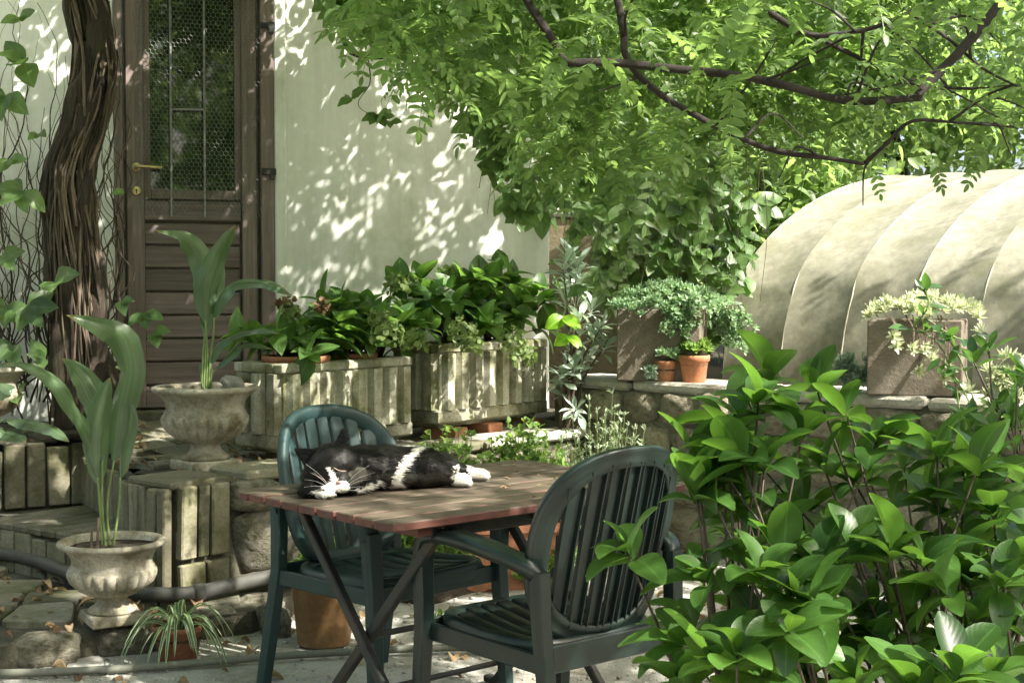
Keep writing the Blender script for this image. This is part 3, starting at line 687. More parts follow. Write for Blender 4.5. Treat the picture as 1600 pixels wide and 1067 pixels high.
# ------------------------------------------------------------------ chairs
def make_chair(label, loc, face, mat):
    root = thing('plastic_armchair', label, 'chair', loc, math.atan2(-face[0], face[1]), 'garden chairs at the table')
    Z0, HH, HW = .655, .255, .255
    def bp(a, s, off=0.):
        ca, sa = math.cos(a), math.sin(a); e = 2/2.6
        x = HW*s*math.copysign(abs(ca)**e, ca); z = HH*s*math.copysign(abs(sa)**e, sa)
        x *= 1-.04*max(0, -z/HH)
        return bsurf(x, Z0+z, off)
    def bsurf(x, z, off=0.):
        y = -.205-.26*(z-.40)+.075*(x/.25)**2
        n_ = Vector((-.6*x, 1, .26)).normalized()
        return Vector((x, y, z))+n_*off
    b = MB(); rs = []
    sec = [(1.0, -.013), (1.005, .004), (.985, .016), (.93, .020), (.86, .012), (.815, .004), (.80, -.004), (.82, -.012), (.88, -.006), (.95, -.006)]
    for k in range(56):
        a = 2*math.pi*k/56; rs.append([bp(a, s, o_) for s, o_ in sec])
    back = b.rings(rs, loop=True).build('backrest', M[mat], root, True)
    for i in range(7):
        x0 = (i-3)*.0545; t = min(1, abs(x0)/(HW*.815)); zz = HH*.83*(1-t**2.6)**(1/2.6); wd = .0205 if i % 2 else .0215
        zl = Z0-zz*1.03; zh = Z0+zz*1.03; rs = []
        for j in range(13):
            z = lerp(zl, zh, j/12); xx = x0*(1-.04*max(0, -(z-Z0)/HH)); w_ = wd*(.85+.2*j/12)
            rs.append([bsurf(xx+w_*a_, z, o_) for a_, o_ in ((-1, .004), (-.75, .008), (.75, .008), (1, .004), (1, -.011), (.82, -.011), (.76, .003), (-.76, .003), (-.82, -.011), (-1, -.011))])
        MB().rings(rs).build('slat', M[mat], back, False)
    # seat: rounded rim with skirt, and slats
    def sp(a, s):
        ca, sa = math.cos(a), math.sin(a); e = 2/4.2
        x = .245*s*math.copysign(abs(ca)**e, ca); y = .235*s*math.copysign(abs(sa)**e, sa)
        return x*(1+.06*sa), y+.015, .425+.02*max(0, y)/.235*1-.012*max(0, y/.235)**3
    rs = []; sec = [(.97, -.062), (1., -.055), (1.005, -.012), (.985, .002), (.93, .003), (.86, -.006), (.85, -.014), (.93, -.012), (.965, -.02)]
    for k in range(48):
        a = 2*math.pi*k/48; ring = []
        for s, dz in sec:
            x, y, z = sp(a, s); ring.append((x, y, z+dz))
        rs.append(ring)
    seat = MB().rings(rs, loop=True).build('seat', M[mat], root, True)
    for i in range(7):
        x0 = (i-3)*.058; rs = []
        ymx = .20*(1-(abs(x0)/.245)**5); 
        for j in range(9):
            y = lerp(-ymx+.014, ymx+.016, j/8); z = .418+.018*max(0, y)/.235-.016*(1-(y/.24)**2)*(1-(x0/.25)**2); w_ = .024
            rs.append([(x0-w_, y, z), (x0-w_*.8, y, z+.004), (x0+w_*.8, y, z+.004), (x0+w_, y, z), (x0+w_*.8, y, z-.006), (x0-w_*.8, y, z-.006)])
        MB().rings(rs).build('seat_slat', M[mat], seat, True)
    for s in (-1, 1):
        # arm flows into the front leg
        path = spline([(s*.245, -.232, .60), (s*.262, -.20, .628), (s*.278, -.08, .652), (s*.284, .06, .664), (s*.282, .17, .658), (s*.276, .225, .628), (s*.272, .243, .56)], 22)
        rs = []
        for i, p in enumerate(path):
            tg = (path[min(i+1, 22)]-path[max(i-1, 0)]).normalized(); side = Vector((1, 0, 0)); nn = side.cross(tg).normalized()
            w_ = lerp(.021, .031, min(1, i/8)) if i < 16 else lerp(.031, .026, (i-16)/6); h_ = .014
            rs.append([p-side*w_-nn*h_*.3, p-side*w_*.85+nn*h_, p+side*w_*.85+nn*h_, p+side*w_-nn*h_*.3, p+side*w_*.92-nn*h_*1.5, p+side*w_*.6-nn*h_*.3, p-side*w_*.6-nn*h_*.3, p-side*w_*.92-nn*h_*1.5])
        MB().rings(rs).build('armrest', M[mat], root, True)
        def leg(pts, w0, w1, d0, d1):
            rs = []; m_ = len(pts)
            for i, p in enumerate(pts):
                p = Vector(p); t = i/(m_-1); w_, d_ = lerp(w0, w1, t), lerp(d0, d1, t)
                rs.append([p+Vector(q_) for q_ in ((-w_, -d_, 0), (-w_*.8, -d_*1.12, 0), (w_*.8, -d_*1.12, 0), (w_, -d_, 0), (w_*1.08, 0, 0), (w_, d_, 0), (w_*.8, d_*1.12, 0), (-w_*.8, d_*1.12, 0), (-w_, d_, 0), (-w_*1.08, 0, 0))])
            MB().rings(rs).build('leg', M[mat], root, False)
        leg([(s*.272, .240, .585), (s*.265, .243, .48), (s*.262, .246, .40), (s*.268, .256, .2), (s*.275, .268, 0)], .024, .017, .022, .016)
        leg([(s*.245, -.232, .612), (s*.243, -.236, .5), (s*.240, -.242, .41), (s*.246, -.28, .2), (s*.252, -.318, 0)], .020, .017, .020, .017)
        MB().box((s*.247, .004, .385), (.012, .484, .05), .004).build('side_rail', M[mat], root)
    MB().box((0, -.235, .39), (.45, .014, .07), .004).build('rear_rail', M[mat], root)
    MB().box((0, .238, .392), (.49, .012, .055), .004).build('front_rail', M[mat], root)
    return root
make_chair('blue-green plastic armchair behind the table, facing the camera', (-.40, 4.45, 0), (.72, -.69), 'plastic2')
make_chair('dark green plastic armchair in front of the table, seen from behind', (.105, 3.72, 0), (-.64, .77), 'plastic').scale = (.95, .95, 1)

# ------------------------------------------------------------------ table
TANG = math.atan2(.656, .755); TA_ = Vector((-.805, 4.04, 0)); Tx = Vector((.755, .656, 0)).normalized(); Ty = Vector((-.656, .755, 0)).normalized()
table = thing('folding_table', 'reddish slatted wooden garden table with crossed dark legs and a cat on it', 'table', TA_+Tx*.55-Ty*.39, math.atan2(Tx.y, Tx.x))
# local: x along planks (-.55..+.55), y across (+.39 = edge by the blue-green chair)
nS = 9; sw = .78/nS
for i in range(nS):
    y0 = -.39+sw*i+.004; y1 = y0+sw-.010; x0 = -.55+random.uniform(-.004, .004); x1 = .55+random.uniform(-.004, .004); z0, z1 = .697, .72+random.uniform(-.0012, .0012)
    o2 = []
    if i == 0: o2 = [(x0, y1), (x0, y0+.04), (x0+.012, y0+.012), (x0+.04, y0), (x1-.04, y0), (x1-.012, y0+.012), (x1, y0+.04), (x1, y1)]
    elif i == nS-1: o2 = [(x0, y0), (x1, y0), (x1, y1-.04), (x1-.012, y1-.012), (x1-.04, y1), (x0+.04, y1), (x0+.012, y1-.012), (x0, y1-.04)][::-1]
    else: o2 = [(x0, y1), (x0, y0), (x1, y0), (x1, y1)]
    cxm, cym = (x0+x1)/2, (y0+y1)/2
    if i == nS-1: o2 = o2[::-1]
    ins = lambda k_: [(x+math.copysign(min(k_, abs(x-cxm)), cxm-x), y+math.copysign(min(k_, abs(y-cym)), cym-y)) for x, y in o2]
    if i == nS-1: pass
    rs = [[(x, y, z) for x, y in ins(k_)] for z, k_ in ((z0, .003), (z0+.003, 0), (z1-.003, 0), (z1, .003))]
    MB().rings(rs).build('slat', M['table'], table)
for x in (-.42, .42, 0): MB().box((x, 0, .682), (.05, .70, .026), .003).build('cross_batten', M['table'], table)
for y in (-.31, .31): MB().box((0, y, .677), (.80, .022, .034), .003).build('side_rail', M['iron'], table)
for xs_ in (-.36, .36):
    for sg in (-1, 1):
        xx = xs_+sg*.014
        MB().add(*cbox(.026, .030, .98, .004), M=Matrix.Translation((xx, 0, .335)) @ Matrix.Rotation(sg*R(43.2), 4, 'X')).build('leg', M['iron'], table)
        MB().box((xx, .330*sg, .012), (.034, .05, .024), .005).build('foot', M['iron'], table)
for y, z in ((0, .335), (.22, .10), (-.22, .10), (-.31, .66)): MB().tube([(-.375, y, z), (.375, y, z)], .009, 8).build('tie_rod', M['iron'], table)
MB().tube(spline([(.30, -.30, .68), (.2, -.28, .60), (.14, -.22, .48), (.08, -.1, .36)], 10), .009, 8).build('brace', M['iron'], table)

# ------------------------------------------------------------------ cat
CO = Vector((-.372, 4.07, .7215)); cat = thing('sleeping_cat', 'black and white cat asleep on the wooden table with hind legs stretched out', 'cat', CO)
def sph(b, c, r, rot=None, sub=2):
    bm = bmesh.new(); bmesh.ops.create_icosphere(bm, subdivisions=sub, radius=1)
    r = r if hasattr(r, '__len__') else (r, r, r); Mx = Matrix.Translation(c) @ (rot.to_4x4() if rot else Matrix()) @ Matrix.Diagonal((*r, 1))
    bm.verts.ensure_lookup_table(); b.add([v.co for v in bm.verts], [[v.index for v in f.verts] for f in bm.faces], Mx); bm.free()
def caps(b, pts, rad, n=7):
    P = spline(pts, n*(len(pts)-1)); m_ = len(P)-1
    for i, p in enumerate(P):
        t = i/m_*(len(rad)-1); k = min(int(t), len(rad)-2); sph(b, p, lerp(rad[k], rad[k+1], t-k), sub=1)
b = MB()
sph(b, (-.135, -.118, .074), (.084, .076, .064), Matrix.Rotation(R(-24), 3, 'Y'))
sph(b, (-.112, -.165, .042), (.040, .040, .030), Matrix.Rotation(R(-24), 3, 'Y'))           # muzzle
sph(b, (-.100, -.186, .030), (.026, .022, .018)); sph(b, (-.124, -.184, .030), (.024, .022, .018))
sph(b, (-.068, -.130, .046), (.042, .042, .038)); sph(b, (-.188, -.135, .046), (.036, .040, .038))   # cheeks
sph(b, (-.06, -.02, .066), (.088, .088, .064)); sph(b, (-.150, .01, .068), (.075, .085, .064))
sph(b, (.0, .03, .064), (.13, .10, .060)); sph(b, (.07, .055, .060), (.125, .10, .058)); sph(b, (.135, .075, .050), (.085, .085, .050))
sph(b, (.118, .008, .05), (.066, .055, .052)); sph(b, (-.045, -.045, .07), (.05, .05, .052)); sph(b, (.10, .0, .034), (.06, .05, .034)); sph(b, (.02, -.035, .036), (.08, .05, .036))
caps(b, [(.10, .02, .045), (.165, .015, .034), (.21, .012, .026)], [.048, .034, .022]); caps(b, [(.20, .012, .022), (.235, .004, .021)], [.022, .0225])
caps(b, [(.13, .10, .045), (.20, .125, .032), (.25, .135, .025)], [.05, .034, .022]); caps(b, [(.245, .135, .022), (.285, .137, .020)], [.021, .021])
for dx in (-.011, 0, .011): sph(b, (.247, .003+dx*.9, .014), .0115, sub=1); sph(b, (.297, .137+dx*.9, .014), .011, sub=1)
caps(b, [(-.04, -.05, .04), (-.045, -.10, .03), (-.075, -.155, .02)], [.042, .034, .022]); caps(b, [(-.19, -.15, .02), (-.205, -.185, .0165), (-.14, -.205, .0165)], [.03, .021, .019])
for k in range(3): sph(b, (-.150+.014*k, -.216+.002*k, .012), .0105, sub=1)
caps(b, [(.19, .14, .03), (.10, .20, .024), (-.05, .205, .022), (-.16, .15, .02)], [.024, .021, .02, .014])
def ear(base, tip, nrm, w_):
    base, tip, nrm = Vector(base), Vector(tip), Vector(nrm).normalized(); ax = (tip-base); sd = ax.cross(nrm).normalized(); rs = []
    for t in (0, .25, .5, .75, .93, 1):
        ww = w_*(1-t)**.8+.0025; th = .006*(1-t*.5)+.001; c = base+ax*t-nrm*.010*math.sin(t*2)
        rs.append([c+sd*ww*math.cos(a_)+nrm*(th*math.sin(a_)-.012*(1-t)*abs(math.cos(a_))*-1) for a_ in [2*math.pi*q/10 for q in range(10)]])
    b.rings(rs)
ear((-.182, -.105, .090), (-.246, -.115, .128), (-.1, -.9, .25), .036)
ear((-.116, -.09, .108), (-.112, -.082, .186), (-.35, -.8, .2), .036)
me0 = b.mesh('cat_base'); tmp = bpy.data.objects.new('cat_base', me0); COL.objects.link(tmp)
rm = tmp.modifiers.new('r', 'REMESH'); rm.mode = 'VOXEL'; rm.voxel_size = .0042
sm = tmp.modifiers.new('s', 'SMOOTH'); sm.factor = .5; sm.iterations = 5
dg = bpy.context.evaluated_depsgraph_get(); me = bpy.data.meshes.new_from_object(tmp.evaluated_get(dg)); bpy.data.objects.remove(tmp)
nv = len(me.vertices); V = np.empty(nv*3, np.float32); me.vertices.foreach_get('co', V); V = V.reshape(-1, 3)
V[:, 2] = np.maximum(V[:, 2], .0005); me.vertices.foreach_set('co', V.ravel()); me.name = 'body'
def cat_col(p):
    x, y, z = p; j = .012*noise.noise(Vector((x*60, y*60, z*60)))+.006*noise.noise(Vector((x*170, y*170, z*170)))
    blk = Vector((.007, .0065, .006)); wh = Vector((.72, .69, .62)); gr = Vector((.10, .09, .075))
    def seg(a, c): a, c = Vector(a), Vector(c); q = Vector(p)-a; d = c-a; t = max(0, min(1, q.dot(d)/d.dot(d))); return (q-d*t).length
    w_ = 0.
    if x > .192 and z < .06: w_ = 1 if x+j*1.5 > .205 else 0
    if y > .09 and x > .18: w_ = 1 if x+j*1.5 > .238 else 0
    if y < -.13 and abs(x-(-.134+.022*max(0, min(1, (.082-z)/.045)))) < .007+j*.4+.006*max(0, (.06-z)/.03) and .03 < z < .084 and x < -.09: w_ = 1     # blaze
    if seg((-.125, -.205, .026), (-.098, -.205, .026)) < .023+j*.6: w_ = 1                                            # muzzle
    if z < .022 and y < -.19 and -.175+j < x < -.10: w_ = 1                                                                                # forepaws
    if -.085 < x < .02 and y < -.04 and z < .055 and seg((-.06, -.15, .02), (-.012, -.08, .02)) < .015+j: w_ = 1       # chest
    xa = .052+.10*max(0, .075-z)*-1+.05*(z-.06); 
    if abs(x-(.045+.35*(z-.03)+.9*max(0, z-.085)))+j < .012+.25*max(0, .05-z)*.5 and y < .07 and z > .004: w_ = 1                            # flank stripe
    if z > .112 and .03 < x < .09 and y > .04: w_ = 1
    c = wh if w_ else blk
    if not w_ and x < -.03 and -.14 < x and y < -.10 and z < .085 and seg((-.07, -.16, .05), (-.05, -.15, .06)) < .022+j: c = gr
    if not w_ and z < .05 and .0 < x < .2: c = Vector((.03, .026, .02))
    return c
cols = np.array([[*cat_col(v), 1] for v in V], np.float32)
ca = me.color_attributes.new('coat', 'FLOAT_COLOR', 'POINT'); ca.data.foreach_set('color', cols.ravel())
def fur_mat(name, rough):
    m, nt, p, o = mat_new(name); at_ = nt.nodes.new('ShaderNodeAttribute'); at_.attribute_name = 'coat'
    nt.links.new(at_.outputs['Color'], p.inputs['Base Color']); p.inputs['Roughness'].default_value = rough
    p.inputs['Specular IOR Level'].default_value = .18
    return m
M['fur'] = fur_mat('cat_fur', .5); me.materials.clear(); me.materials.append(M['fur'])
me.polygons.foreach_set('use_smooth', [True]*len(me.polygons)); link(bpy.data.objects.new('body', me), cat)
Nn = np.empty(nv*3, np.float32); me.vertices.foreach_get('normal', Nn); Nn = Nn.reshape(-1, 3)
from mathutils.bvhtree import BVHTree
bvh = BVHTree.FromPolygons([tuple(v) for v in V], [tuple(p.vertices) for p in me.polygons])
def face_pt(x, z, o_=.001):
    h_ = bvh.ray_cast(Vector((x, -.6, z)), Vector((0, 1, 0))); return (h_[0]+h_[1]*o_) if h_[0] is not None else Vector((x, -.2, z))
hv = []; hf = []; hc = []
for i in rng.integers(0, nv, 34000):
    p = Vector(V[i]); nm = Vector(Nn[i])
    if p.z < .004: continue
    head = (p-Vector((-.12, -.15, .05))).length < .085
    fl = Vector((.9, .15, -.25)) if not head else (p-Vector((-.11, -.22, .035))).normalized()
    fl = fl-nm*fl.dot(nm)
    if fl.length < .05: continue
    fl.normalize(); dr_ = (fl*.9+nm*random.uniform(.25, .7)+rand_dir()*.25).normalized(); ln = random.uniform(.006, .010) if head or p.x > .19 else random.uniform(.012, .022)
    sd = dr_.cross(nm).normalized()*.0009; p = p+sd*random.uniform(-5, 5)-nm*.001; k = len(hv)
    hv += [p-sd, p+sd, p+dr_*ln-nm*.002]; hf.append((k, k+1, k+2)); c = cols[i]*random.uniform(.6, 1.25)+(np.array((.012, .010, .008, 0))*random.random()**3); hc += [c, c, c]
fm = np_mesh('fur', np.array([tuple(v) for v in hv]), np.array(hf), None, M['fur'])
fa_ = fm.color_attributes.new('coat', 'FLOAT_COLOR', 'POINT'); fa_.data.foreach_set('color', np.array(hc, np.float32).ravel())
o = link(bpy.data.objects.new('fur', fm), cat); o['kind'] = 'stuff'
nb = MB(); sph(nb, face_pt(-.106, .044, .0), (.008, .006, .0055)); nb.build('nose', plain_mat('nose_skin', (.34, .16, .14), .45), cat, True)
EYE = plain_mat('eye_rim', (.20, .13, .09), .4); EYE2 = plain_mat('eye_lid', (.30, .20, .16), .5)
for c, dx in (((-.106, -.187, .078), (.018, .004, -.006)), ((-.163, -.186, .060), (.016, -.004, -.010))):
    c = Vector(c); d = Vector(dx); MB().tube(spline([face_pt(c.x-d.x, c.z-d.z), face_pt(c.x, c.z-.004), face_pt(c.x+d.x, c.z+d.z)], 8), [.0005]+[.0018]*7+[.0005], 6).build('closed_eye', EYE, cat, True)
WM = plain_mat('whisker', (.85, .84, .8), .4)
for s, base, out in ((1, (-.088, -.205, .030), (.075, -.02, .028)), (-1, (-.135, -.205, .032), (-.055, -.025, .028))):
    for k in range(5):
        p = Vector(base)+Vector((0, 0, .004*(k-2))); q = Vector(out)+Vector((random.uniform(-.01, .01), random.uniform(-.02, .02), .016*(k-2)))
        MB().tube(spline([p, p+q*.5+Vector((0, -.005, .004)), p+q+Vector((0, 0, -.004))], 6), [.00028]*5+[.0002, .00015], 4).build('whisker', WM, cat)

# ------------------------------------------------------------------ urns, pots
URN = [(.0, .045), (.10, .045), (.103, .055), (.095, .065), (.078, .075), (.064, .092), (.062, .105), (.072, .116), (.10, .126), (.138, .148), (.166, .175), (.180, .203), (.184, .222), (.180, .234), (.172, .238), (.174, .246), (.166, .252), (.164, .270), (.170, .292), (.186, .315), (.208, .331), (.221, .338), (.225, .347), (.221, .356), (.208, .360), (.194, .356), (.184, .344), (.178, .325), (.17, .315), (0, .31)]
def gadroon(j, a):
    k = {7: .3, 8: .7, 9: 1, 10: 1, 11: .9, 12: .5}.get(j, 0); return 1+.12*k*(abs(math.sin(a*11))**.6-.75)
def urn(label, loc, s, rz, sz=1.):
    r_ = thing('stone_urn', label, 'urn', loc, rz, 'classical stone urns')
    sc_ = lambda o: setattr(o, 'scale', (s, s, s*sz)) or o
    sc_(MB().lathe(URN, 176, mod=gadroon).build('bowl', M['urn'], r_, True))
    sc_(MB().box((0, 0, .0225), (.225, .225, .045), .006).build('plinth', M['urn'], r_))
    so = MB(); rs = [[(q_*math.cos(2*math.pi*k/24), q_*math.sin(2*math.pi*k/24), .335+.018*noise.noise(Vector((q_*40*math.cos(k), q_*40*math.sin(k), 1)))-.25*q_*q_) for k in range(24)] for q_ in (.183, .15, .11, .07, .03)]
    sc_(so.rings(rs).build('soil', M['soil'], r_, True)); return r_
U1 = Vector((-1.285, 5.88, .537)); U2 = Vector((-1.43, 5.0, .106)); U3 = Vector((-2.44, 6.45, .585))
urn('fluted stone urn on the terrace corner with a pale rock on its rim', U1, .98, R(40))
urn('fluted stone urn on the lower landing in front of the steps', U2, .85, R(30), .97)
urn('mossy stone urn cut off by the left edge of the picture', U3, .98, R(20))
def pot_prof(r0, r1, h, rim=.02, t=.008):
    return [(0, 0), (r0, 0), (r0+.002, .004), (lerp(r0, r1, .84), h-rim-.004), (r1*1.06, h-rim), (r1*1.08, h-rim*.3), (r1*1.05, h), (r1*.97, h), (r1*.95, h-.006), (r1*.93, h-rim), (r1*.9, h-.03), (0, h-.028)]
def pot(name, label, loc, r0, r1, h, mat, group=None, cat='pot', rim=.02):
    r_ = thing(name, label, cat, loc, 0, group); MB().lathe(pot_prof(r0, r1, h, rim)[:-2], 40, cap=False).build('pot_body', M[mat], r_, True)
    MB().lathe([(0, h-.045), (r1*.4, h-.028), (r1*.92, h-.032), (r1*.93, h-.05)], 20, cap=False).build('soil', M['soil'], r_, True); return r_
SPOT = onz(285, 1023, 0)+Vector((0, -.06, 0)); pot('terracotta_pot', 'small terracotta pot of the spider plant on the ground', SPOT, .062, .085, .125, 'terracotta_dark', cat='flower pot')
FPOT = Vector((-.69, 5.12, .0)); pot('glazed_pot', 'large ochre glazed pot on the ground behind the blue-green chair', FPOT, .095, .125, .29, 'glazed', cat='flower pot', rim=.035)
WP1 = GWp(.47, .0, GTOP+.008); WP1 = at(1040, 593, 7.02); WP1.z = GTOP+.007; WP2 = at(1084, 594, 6.98); WP2.z = GTOP+.007
pot('terracotta_pot', 'smaller of two terracotta pots on the garden wall', WP1, .038, .052, .105, 'terracotta', 'small pots on the garden wall', 'flower pot', .022)
pot('terracotta_pot', 'larger of two terracotta pots on the garden wall, with a pale rosette', WP2, .054, .074, .135, 'terracotta', 'small pots on the garden wall', 'flower pot', .028)
def stake():
    pass
# pebbles and rock in the upper urn
rk = inst('pale_rock', stone_mesh('pale_rock', M['bone'], 5, 3, 2.2, .3), None, U1+Vector((.125, -.06, .355)), (0, .3, .5), (.085, .07, .075)); tag(rk, 'knobbly pale rock lying on the rim of the upper urn', 'rock')
rk2 = inst('flat_stone', stone_mesh('flat_stone', M['pale_stone'], 9, 3, 2.6, .2), None, U1+Vector((-.085, -.10, .35)), (0, .05, .2), (.12, .06, .03)); tag(rk2, 'flat tan stone on the soil of the upper urn', 'rock')

# ------------------------------------------------------------------ fluted planters
def planter(label, corner, Ln, W_, H_, z0):
    c = Vector((corner[0], corner[1], z0)); r_ = thing('fluted_planter', label, 'planter', c, math.atan2(.788, .616), 'fluted concrete planters')
    # local x along the long front face, y to the back
    b = MB(); t = .035
    b.box((Ln/2, .02+.012, H_/2+.03), (Ln-.03, .04, H_-.1), .004).box((Ln/2, W_-.032, H_/2+.03), (Ln-.03, .04, H_-.1), .004).box((.032, W_/2, H_/2+.03), (.04, W_-.11, H_-.1), .004).box((Ln-.032, W_/2, H_/2+.03), (.04, W_-.11, H_-.1), .004)
    b.build('wall_panel', M['concrete'], r_)
    b = MB(); zt_ = H_-.022
    b.box((Ln/2, .03, zt_), (Ln+.004, .062, .044), .007).box((Ln/2, W_-.03, zt_), (Ln+.004, .062, .044), .007).box((.029, W_/2, zt_-.001), (.062, W_-.126, .042), .005).box((Ln-.029, W_/2, zt_-.001), (.062, W_-.126, .042), .005)
    b.build('rim', M['concrete'], r_)
    MB().box((Ln/2, W_/2, .055), (Ln+.004, W_+.004, .07), .01).build('base_band', M['concrete'], r_)
    MB().box((Ln/2, W_/2, .012), (Ln-.09, W_-.09, .024), .006).build('foot', M['concrete'], r_)
    MB().box((Ln/2, W_/2, H_-.055), (Ln-.1, W_-.1, .03), .01).build('soil', M['soil'], r_)
    n_ = 8; pw = (Ln-.02)/n_; zl, zh = .088, H_-.046
    def rib(w_):
        b = MB(); h_ = zh-zl; pr = .034
        rs = [[(-w_*.5, 0, z), (-w_*.34, -pr*k, z), (w_*.34, -pr*k, z), (w_*.5, 0, z), (w_*.5, .01, z), (-w_*.5, .01, z)] for z, k in ((0, .98), (.02, 1.), (h_-.02, 1.), (h_, .98))]
        me = b.rings(rs).mesh('rib'); me.materials.append(M['concrete']); return me
    rb = rib(pw*.66); 
    for i in range(n_):
        inst('rib', rb, r_, (.01+pw*(i+.5), .0135, zl)); 
        if i < 8: inst('rib', rb, r_, (.01+pw*(i+.5), W_-.0135, zl), (0, 0, math.pi))
    n2 = 3; p2 = (W_-.02)/n2; rb2 = rib(p2*.66)
    for i in range(n2):
        inst('rib', rb2, r_, (.0135, .01+p2*(i+.5), zl), (0, 0, -math.pi/2)); inst('rib', rb2, r_, (Ln-.0135, .01+p2*(i+.5), zl), (0, 0, math.pi/2))
    return r_
PL1 = planter('mossy fluted concrete planter nearer the door, holding two terracotta pots', (-.994, 6.10), .84, .32, .40, .566)
PL2 = planter('sunlit fluted concrete planter propped on bricks at the wall corner', (-.35, 6.80), .877, .32, .41, .612)
# bricks under the second planter
br = MB().box((0, 0, 0), (.21, .10, .062), .005).mesh('brick'); br.materials.append(M['terracotta_dark'])
ux, uy = Vector((.616, .788, 0)), Vector((-.788, .616, 0))
for lab, t_, o_ in (('left', .12, .07), ('middle', .42, .08), ('right', .74, .07)):
    for row, oo in (('front', o_),):
        p = Vector((-.35, 6.8, 0))+ux*t_+uy*oo; o = inst('brick', br, None, (p.x, p.y, .5795), (0, 0, math.atan2(.788, .616)+R(90+random.uniform(-8, 8)))); tag(o, f'{lab} one of three bricks propping up the sunlit planter', 'brick', 'bricks under the planter')
for lab, t_, o_, s in (('left', .22, .15, .145), ('right', .56, .16, .13)):
    p = Vector((-.994, 6.10, .566+.40-.14))+ux*t_+uy*o_
    pot('terracotta_pot', f'{lab} terracotta pot sunk in the mossy planter, only its rim showing', p, s*.75, s, .165, 'terracotta_dark', 'pots inside the mossy planter', 'flower pot', .03)

# block planters on the garden wall
def block(label, c, w_, d_, h_, rz):
    r_ = thing('block_planter', label, 'planter', c, rz, 'concrete block planters'); b = MB(); t = .05
    b.box((0, -d_/2+t/2, h_/2), (w_, t, h_), .006).box((0, d_/2-t/2, h_/2), (w_, t, h_), .006); b.build('long_side', M['block'], r_)
    b = MB(); b.box((-w_/2+t/2, 0, h_/2), (t, d_-2*t-.002, h_-.003), .004).box((w_/2-t/2, 0, h_/2), (t, d_-2*t-.002, h_-.003), .004); b.build('short_side', M['block'], r_)
    MB().box((0, 0, h_-.05), (w_-.102, d_-.102, .06), .01).build('soil', M['soil'], r_); return r_
BL1 = Vector((.766, 7.17, GTOP+.008)); block('brown concrete block planter overflowing with grey-green stonecrop', BL1, .42, .30, .36, R(-14))
BL2 = Vector((1.80, 6.24, GTOP+.008)); block('brown concrete block planter of pale star-shaped stonecrop by the dark bush', BL2, .40, .3, .33, R(-22))
# rust coloured trough under the table
TR = Vector((-.02, 6.10, 0)); r_ = thing('terracotta_trough', 'rust-brown terracotta trough on the ground behind the table', 'planter', TR, R(10))
b = MB(); rs = [[(sx*w_, sy*d_, z) for sx, sy in ((-1, -1), (1, -1), (1, 1), (-1, 1))] for w_, d_, z in ((.19, .11, 0), (.23, .14, .25), (.245, .155, .255), (.245, .155, .29), (.22, .13, .29), (.21, .12, .25))]
b.rings(rs).build('trough_body', M['terracotta_dark'], r_); MB().box((0, 0, .255), (.40, .23, .03), .01).build('soil', M['soil'], r_)

# ------------------------------------------------------------------ drain pipe, hose
pp = thing('drain_pipe', 'grey plastic drain pipe running along the foot of the stone wall', 'pipe', (-1.3, 5.4, .12)); PPo = Vector((-1.3, 5.4, .12))
path = spline([(-3.2, 5.55, .155), (-2.32, 6.06, .15), (-1.75, 5.62, .145), (-1.42, 5.32, .14), (-1.22, 5.30, .14), (-1.06, 5.44, .15), (-.62, 5.93, .16), (-.2, 6.42, .16)], 60)
MB().tube([p-PPo for p in path], .029, 14).build('pipe_run', M['pvc'], pp, True)
for i in (36,): 
    MB().tube([path[i-1]-PPo, path[i]-PPo, path[i+1]-PPo], .034, 14).build('coupling', M['pvc'], pp, True)
hp = [onz(px, py, .016) for px, py in ((-120, 1052), (60, 1050), (200, 1043), (320, 1034), (440, 1024), (560, 1017), (700, 1011), (830, 1012), (960, 1004), (1100, 985), (1250, 960), (1400, 950))]
ho = MB().tube([p-hp[4] for p in spline(hp, 90)], .0135, 10).build('garden_hose', M['hose'], None, True); ho.location = hp[4]
tag(ho, 'thin grey garden hose lying across the gravel in front of the landing', 'hose')
# ------------------------------------------------------------------ blades (aspidistra, spider plant)
def blade_mesh(name, pts, W_, mat, nh=(0, -.7, .5), prof=None, fold=.26, rows=20):
    P = spline(pts, rows); V = []; F = []; UV = []; nh = Vector(nh)
    for i, p in enumerate(P):
        t = i/rows; jw = 1+.14*noise.noise(Vector((i*.5, W_*77, pts[0].x*9))); tg = (P[min(i+1, rows)]-P[max(i-1, 0)]).normalized(); sd = tg.cross(nh)
        sd = sd.normalized() if sd.length > .05 else Vector((1, 0, 0)); nn = sd.cross(tg)
        w_ = W_*.5*jw*(prof(t) if prof else max(.03, math.sin(math.pi*min(1, t**.8*.97+.03))**.75))
        for k in range(5):
            u = (k-2)/2; V.append(tuple(p+sd*w_*u+nn*w_*(abs(u)*fold*2+.09*noise.noise(Vector((i*.55, k*1.3, W_*91))))*(-1))); UV.append((k/4, t))
    for i in range(rows):
        for k in range(4): F.append((i*5+k, i*5+k+1, (i+1)*5+k+1, (i+1)*5+k))
    return np_mesh(name, np.array(V), np.array(F), np.array(UV), M[mat])
def aspidistra(label, base, leaves):
    r_ = thing('aspidistra_plant', label, 'plant', base)
    for pet, bl, W_, nh in leaves:
        link(bpy.data.objects.new('leaf', blade_mesh('leaf', [p-base for p in bl], W_, 'aspidistra', nh)), r_)
        MB().tube([p-base for p in spline(pet+[bl[0]], 12)], [.0045]*9+[.0035]*4, 6).build('leaf_stalk', M['stem_green'], r_, True)
    return r_
b1 = U1+Vector((0, 0, .325)); D1 = 5.88
q = lambda px, py, d=D1: at(px, py, d)
